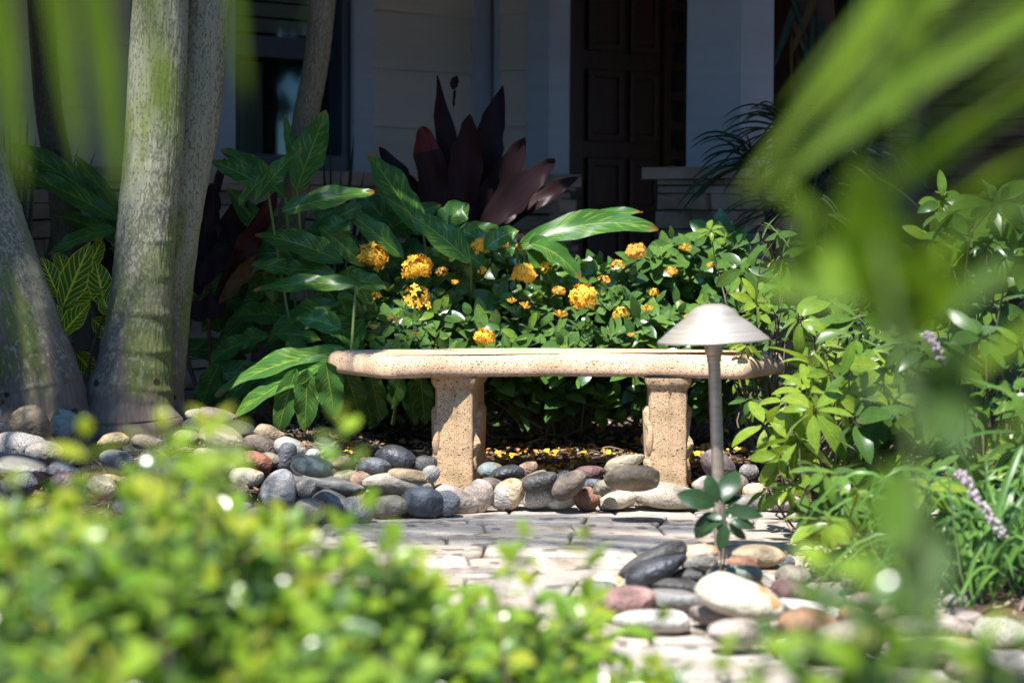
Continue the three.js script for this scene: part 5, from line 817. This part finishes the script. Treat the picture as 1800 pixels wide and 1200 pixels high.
  for (const [x0, y0, x1, y1, w, arch] of [[1800, 700, 1655, 655, 9, 0.01], [1790, 760, 1662, 790, 8, 0.03], [1760, 1000, 1640, 730, 9, 0.1], [1790, 900, 1690, 1060, 12, 0.12], [1800, 780, 1730, 1000, 13, 0.06], [1800, 950, 1700, 950, 10, 0.06], [1770, 930, 1640, 925, 9, 0.05]]) part(lt, 'blade', leafBetween(lt.position, P(x0, y0, 5.1), P(x1, y1, 5.0), w * 5 / F, arch, { face: V(0.1, 0.8, 0.6), p: 0.5, q: 0.4, fold: 0.25, n: 12, wave: 0 }), pick(LM.lily, r));
  const lav = std({ color: lin(0.5, 0.39, 0.44), roughness: 0.8 }), dot = new THREE.IcosahedronGeometry(1, 0);
  for (const pts of [[[1690, 1010], [1668, 800], [1700, 850], [1768, 945]], [[1700, 800], [1640, 600], [1634, 592], [1664, 645]]]) {
    const q = pts.map(([x, y]) => P(x, y, 5.0).sub(lt.position)), s = part(lt, 'flower_spike', tube(q, 0.0022, 0.0015, 12, 5), greenStem), c = new THREE.CatmullRomCurve3(q), gs = [];
    for (let i = 0; i < 100; i++) { const t = 0.55 + 0.45 * i / 100, o = c.getPoint(t), sc = rr(0.0026, 0.0046, r) * (1.15 - 0.4 * (t - 0.55) / 0.45), a = rr(0, 6.28, r); gs.push(dot.clone().scale(sc, sc * 1.3, sc).translate(o.x + Math.cos(a) * 0.009, o.y + rr(-0.006, 0.006, r), o.z + Math.sin(a) * 0.009)); }
    part(s, 'florets', mergeGeometries(gs), lav);
  }
}

// ------------------------------------------------------------------ hedge shrubs before the camera
{
  const r = rng(151), geos = [0, 1, 2, 3].map((k) => leafGeo({ W: [0.5, 0.56, 0.46, 0.52][k], n: 6, fold: [0.2, 0.12, 0.3, 0.05][k], bend: [0.3, 0.6, 0.1, 0.8][k], p: 0.9, q: 0.7, cols: 2, wave: 0.012, seed: k }));
  const outline = [[-80, 830], [0, 838], [60, 800], [130, 735], [200, 748], [280, 735], [340, 752], [400, 768], [440, 830], [480, 856], [540, 872], [650, 900], [720, 918], [760, 965], [860, 962], [930, 945], [980, 985], [1035, 980], [1070, 1090], [1150, 1110], [1200, 1140], [1260, 1180], [1400, 1230]];
  const top = (x) => { for (let i = 1; i < outline.length; i++) if (x <= outline[i][0]) return lerp(outline[i - 1][1], outline[i][1], (x - outline[i - 1][0]) / (outline[i][0] - outline[i - 1][0])); return 1180; };
  function sprig(L, tip, ax, nodes, size, fresh, rank, old = 0) {
    const az = rr(0, 6.28, r), side = V(1, 0, 0.2).cross(ax).normalize(), s2 = ax.clone().cross(side);
    for (let k = 0; k < nodes; k++) {
      const c = tip.clone().addScaledVector(ax, -k * size * rr(0.4, 0.55, r)), l = size * (k === 0 ? 0.65 : rr(0.85, 1.1, r)), el = k === 0 ? rr(0.7, 1.1, r) : rr(0.15, 0.7, r);
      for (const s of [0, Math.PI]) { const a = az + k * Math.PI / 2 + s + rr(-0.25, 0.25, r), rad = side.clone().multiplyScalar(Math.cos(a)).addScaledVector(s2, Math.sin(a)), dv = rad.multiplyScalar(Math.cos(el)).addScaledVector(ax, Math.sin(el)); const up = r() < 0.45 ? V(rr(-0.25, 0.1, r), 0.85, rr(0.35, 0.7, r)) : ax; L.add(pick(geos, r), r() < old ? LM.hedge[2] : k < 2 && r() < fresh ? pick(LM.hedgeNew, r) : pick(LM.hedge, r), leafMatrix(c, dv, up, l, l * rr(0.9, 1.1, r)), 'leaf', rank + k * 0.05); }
    }
  }
  function hedge(label, x0, x1, d0, d1, n, size, extra = []) {
    const xm = (x0 + x1) / 2, dm = (d0 + d1) / 2, root = thing('hedge_shrub', label, 'hedge shrub', onGround(xm, dm), 'clipped shrubs of the hedge before the camera'), L = new Leaves(), st = [];
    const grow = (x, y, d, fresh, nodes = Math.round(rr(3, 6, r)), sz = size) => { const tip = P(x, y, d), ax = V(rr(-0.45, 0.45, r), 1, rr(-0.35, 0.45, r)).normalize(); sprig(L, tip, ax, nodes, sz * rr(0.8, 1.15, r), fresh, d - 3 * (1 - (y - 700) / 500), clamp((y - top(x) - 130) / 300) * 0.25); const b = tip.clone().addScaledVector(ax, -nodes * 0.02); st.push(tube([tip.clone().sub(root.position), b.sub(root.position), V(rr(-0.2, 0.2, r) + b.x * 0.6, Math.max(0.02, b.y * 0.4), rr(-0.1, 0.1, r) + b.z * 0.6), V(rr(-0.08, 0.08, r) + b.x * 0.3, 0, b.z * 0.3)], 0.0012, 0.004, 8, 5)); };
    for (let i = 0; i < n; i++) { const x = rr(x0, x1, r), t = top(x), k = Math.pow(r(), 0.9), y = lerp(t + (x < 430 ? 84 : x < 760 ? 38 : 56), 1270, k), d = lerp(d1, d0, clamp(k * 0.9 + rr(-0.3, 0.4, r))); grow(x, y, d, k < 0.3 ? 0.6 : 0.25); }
    for (const e of extra) grow(...e);
    L.build(root, 290); tag(part(root, 'branches', mergeGeometries(st), stemMat), null, null, null, 'stuff');
  }
  hedge('bright green hedge shrub nearest the camera in the bottom left corner', -120, 330, 2.2, 2.9, 165, 0.048, [[150, 765, 2.5, 0.9, 3], [285, 758, 2.5, 0.6, 3], [20, 858, 2.3, 0.8, 4], [372, 775, 2.6, 0.9, 3]]);
  hedge('bright green hedge shrub with a tall shoot by the stones left of the bench', 330, 740, 2.4, 3.1, 165, 0.049, [[596, 742, 2.7, 0.5, 4, 0.05], [400, 765, 2.4, 0.6, 4], [372, 760, 2.5, 0.9, 3], [650, 900, 2.7, 0.5, 4]]);
  hedge('lower green hedge shrub before the paving at the bottom middle', 740, 1190, 2.8, 3.5, 110, 0.052, [[1030, 950, 3.1, 0.9, 4, 0.05], [925, 945, 3.0, 0.5, 4, 0.045], [1160, 1095, 3.0, 0.6, 4]]);
  const shoots = thing('hedge_shrub', 'sparse blurred shoots rising in front of the stones at the bottom right', 'hedge shrub', onGround(1450, 2.3), 'clipped shrubs of the hedge before the camera');
  { const L = new Leaves(), st = []; for (const [x, y, d, n] of [[1462, 955, 2.1, 11], [1440, 1010, 2.2, 9], [1530, 985, 1.9, 10], [1545, 1060, 1.95, 8], [1595, 965, 2.1, 9], [1500, 1090, 2.0, 7], [1600, 1060, 2.0, 8], [1270, 1150, 2.4, 4], [1340, 1090, 2.3, 6], [1640, 1110, 2.0, 6], [1730, 1120, 1.9, 6], [1420, 1160, 2.1, 5], [1570, 1140, 1.9, 6], [1680, 1180, 1.9, 5], [1500, 1180, 2.0, 5], [1790, 1150, 1.9, 5]]) { const tip = P(x, y, d), ax = V(rr(-0.12, 0.12, r), 1, rr(-0.1, 0.2, r)).normalize(); sprig(L, tip, ax, n, 0.044, 0.3, d); st.push(tube([tip.clone().sub(shoots.position), tip.clone().addScaledVector(ax, -0.15).sub(shoots.position), V((tip.x - shoots.position.x) * 0.5, 0.1, (tip.z - shoots.position.z) * 0.5), V(0, 0, 0)], 0.0015, 0.005, 8, 5)); } L.build(shoots, 290); tag(part(shoots, 'branches', mergeGeometries(st), greenStem), null, null, null, 'stuff'); }
}

// ------------------------------------------------------------------ plants close to the camera
{
  const r = rng(171), leafL = (o, x0, y0, x1, y1, w, d, d1, arch, face) => leafBetween(o, P(x0, y0, d), P(x1, y1, d1 ?? d), w * d / F, arch, { face, p: 0.6, q: 0.6, fold: 0.2, n: 14, wave: 0.001 });
  // feather palm at the right of the camera: one frond reaches into view
  let root = thing('palm_frond_plant', 'blurred bright green palm frond with long slanting leaflets at upper right', 'palm', V(0.75, 0, -1.5));
  part(root, 'trunk', tube([V(0, -0.02, 0), V(0.02, 0.4, 0), V(0.03, 0.72, 0)], 0.06, 0.045, 10, 14), stemMat);
  let fr = part(root, 'frond', tube([V(0.03, 0.7, 0), P(2080, 620, 1.65).sub(root.position), P(1960, 200, 1.6).sub(root.position), P(1830, -220, 1.6).sub(root.position), P(1640, -520, 1.6).sub(root.position)], 0.008, 0.004, 16, 8), greenStem);
  for (const [x0, y0, x1, y1, w, d] of [[1800, -240, 1300, 345, 62, 1.62], [1850, -160, 1440, 215, 56, 1.6], [1900, -20, 1330, 350, 74, 1.58], [1960, 80, 1470, 420, 66, 1.6], [1980, 250, 1540, 500, 74, 1.6], [1990, 380, 1640, 580, 60, 1.62], [1820, -300, 1380, 190, 40, 1.63], [2000, 470, 1600, 740, 44, 1.6], [2000, 580, 1680, 860, 40, 1.6], [1720, -360, 1500, 300, 34, 1.45], [1690, -380, 1570, 330, 34, 1.42], [1870, -90, 1390, 290, 46, 1.6], [1930, 120, 1440, 380, 50, 1.62], [1890, -60, 1560, 130, 40, 1.66], [1985, 330, 1660, 470, 50, 1.6], [1940, 20, 1600, 250, 50, 1.64], [2000, 180, 1500, 470, 46, 1.66], [1780, -380, 1600, 40, 50, 1.6]]) part(fr, 'leaflet', leafL(root.position, x0, y0, x1, y1, w, d, d * 1.03, 0.012, V(-0.3, 0.75, 0.6)), pick(LM.palm, r));
  root = thing('palm_frond_plant', 'blurred green palm leaflets hanging down at the top left before the trunks', 'palm', V(-0.66, 0, -1.6));
  part(root, 'trunk', tube([V(0, -0.02, 0), V(-0.02, 0.5, 0), V(-0.02, 0.95, 0)], 0.06, 0.045, 10, 14), stemMat);
  fr = part(root, 'frond', tube([V(-0.02, 0.93, 0), P(-420, -260, 1.6).sub(root.position), P(-60, -330, 1.6).sub(root.position), P(280, -260, 1.6).sub(root.position), P(500, -140, 1.6).sub(root.position)], 0.008, 0.004, 16, 8), greenStem);
  for (const [x0, y0, x1, y1, w, d] of [[-40, -320, 36, 350, 58, 1.6], [55, -320, 140, 300, 52, 1.62], [125, -310, 216, 360, 58, 1.58], [225, -280, 300, 290, 34, 1.65], [-120, -310, -30, 300, 52, 1.6], [390, -220, 430, 190, 22, 1.6]]) part(fr, 'leaflet', leafL(root.position, x0, y0, x1, y1, w, d, d, 0.0, V(0.3, 0.3, 0.9)), LM.palm[0]);
  // broad-leaved shoot
  root = thing('broadleaf_plant', 'blurred broad-leaved green shoot very near the camera at right', 'shrub', V(0.235, 0, -1.4));
  const wide = [[0.24, 0.4, 0.02], [0.32, 0.5, 0.03], [0.07, 0.16, 0.015], [0.15, 0.29, 0.02]].map((c) => leafMat(plainLeaf, c, { t: 0.5, coat: 0.35, cr: 0.45 }));
  const bl = [[1425, 480, 1372, 325, 105, 1.5, 1], [1560, 570, 1500, 285, 120, 1.5, 1], [1585, 600, 1548, 390, 130, 1.5, 0], [1610, 600, 1655, 430, 115, 1.5, 1], [1640, 760, 1560, 590, 120, 1.5, 3], [1640, 760, 1722, 590, 105, 1.5, 2], [1600, 820, 1552, 985, 100, 1.5, 3], [1640, 900, 1612, 1100, 100, 1.5, 2], [1510, 530, 1330, 515, 84, 1.5, 0], [1660, 570, 1790, 470, 90, 1.5, 3], [1520, 430, 1460, 540, 100, 1.55, 1], [1620, 690, 1690, 800, 120, 1.5, 2], [1580, 700, 1490, 690, 80, 1.55, 3]];
  for (const [x0, y0, x1, y1, w, d, m] of bl) part(root, 'leaf', leafBetween(root.position, P(x0, y0, d), P(x1, y1, d - 0.05), w * d / F, 0.008, { face: V(rr(-0.3, 0.3, r), 0.7, 0.7), p: 0.9, q: 0.7, n: 12, wave: 0.001 }), wide[m]);
  part(root, 'stem', tube([P(1640, 1500, 1.4).setY(0).sub(root.position), P(1630, 1200, 1.4).sub(root.position), P(1610, 800, 1.4).sub(root.position), P(1590, 640, 1.4).sub(root.position), P(1545, 420, 1.4).sub(root.position)], 0.006, 0.002, 14, 7), greenStem);
}

// ------------------------------------------------------------------ garden trees round the court, beyond the frame
{
  const r = rng(211), lg = leafGeo({ W: 0.55, n: 2, fold: 0.2, bend: 0.5, cols: 2 }), mat = leafMat(plainLeaf, [0.07, 0.13, 0.025], { t: 0.3, coat: 0.2 });
  const spots = [[5.6, -10.4, 2.6, 'broad garden tree past the right wing of the house'], [6.2, -6.2, 3.0, 'broad garden tree beyond the right of the porch'], [6.6, -1.5, 3.0, 'broad garden tree far to the right of the paved path'], [4.6, 3.4, 3.2, 'broad garden tree behind the viewer to the right'], [0.2, 5.6, 3.2, 'broad garden tree straight behind the viewer'], [-4.6, 3.6, 3.0, 'broad garden tree behind the viewer to the left']];
  for (const [x, z, R0, label] of spots) {
    const t = thing('garden_tree', label, 'tree', V(x, groundH(x, z), z)); part(t, 'trunk', tube([V(0, -0.05, 0), V(0.05, 1.2, 0), V(0, 3.4, 0.05), V(0, 5.5, 0)], 0.2, 0.05, 12, 12), stemMat);
    const N = 2600, im = shade(new THREE.InstancedMesh(lg, mat, N)); im.name = 'crown'; im.userData.kind = 'stuff';
    const clumps = []; for (let i = 0; i < 26; i++) { const a = rr(0, 6.28, r), u = rr(-1, 1, r), s = Math.sqrt(1 - u * u), k = Math.cbrt(r()); clumps.push(V(Math.cos(a) * s * R0 * 0.72 * k, 3.6 + u * 2.3 * k, Math.sin(a) * s * R0 * 0.72 * k)); }
    for (let i = 0; i < N; i++) { const c = pick(clumps, r), a = rr(0, 6.28, r), u = rr(-1, 1, r), s = Math.sqrt(1 - u * u), d = V(Math.cos(a) * s, u, Math.sin(a) * s); im.setMatrixAt(i, leafMatrix(c.clone().addScaledVector(d, 0.95 * Math.cbrt(r())), d.clone().add(V(0, -0.3, 0)), V(rr(-0.4, 0.4, r), 1, rr(-0.4, 0.4, r)), rr(0.22, 0.4, r))); }
    t.add(im);
  }
}
renderer.render(scene, camera);
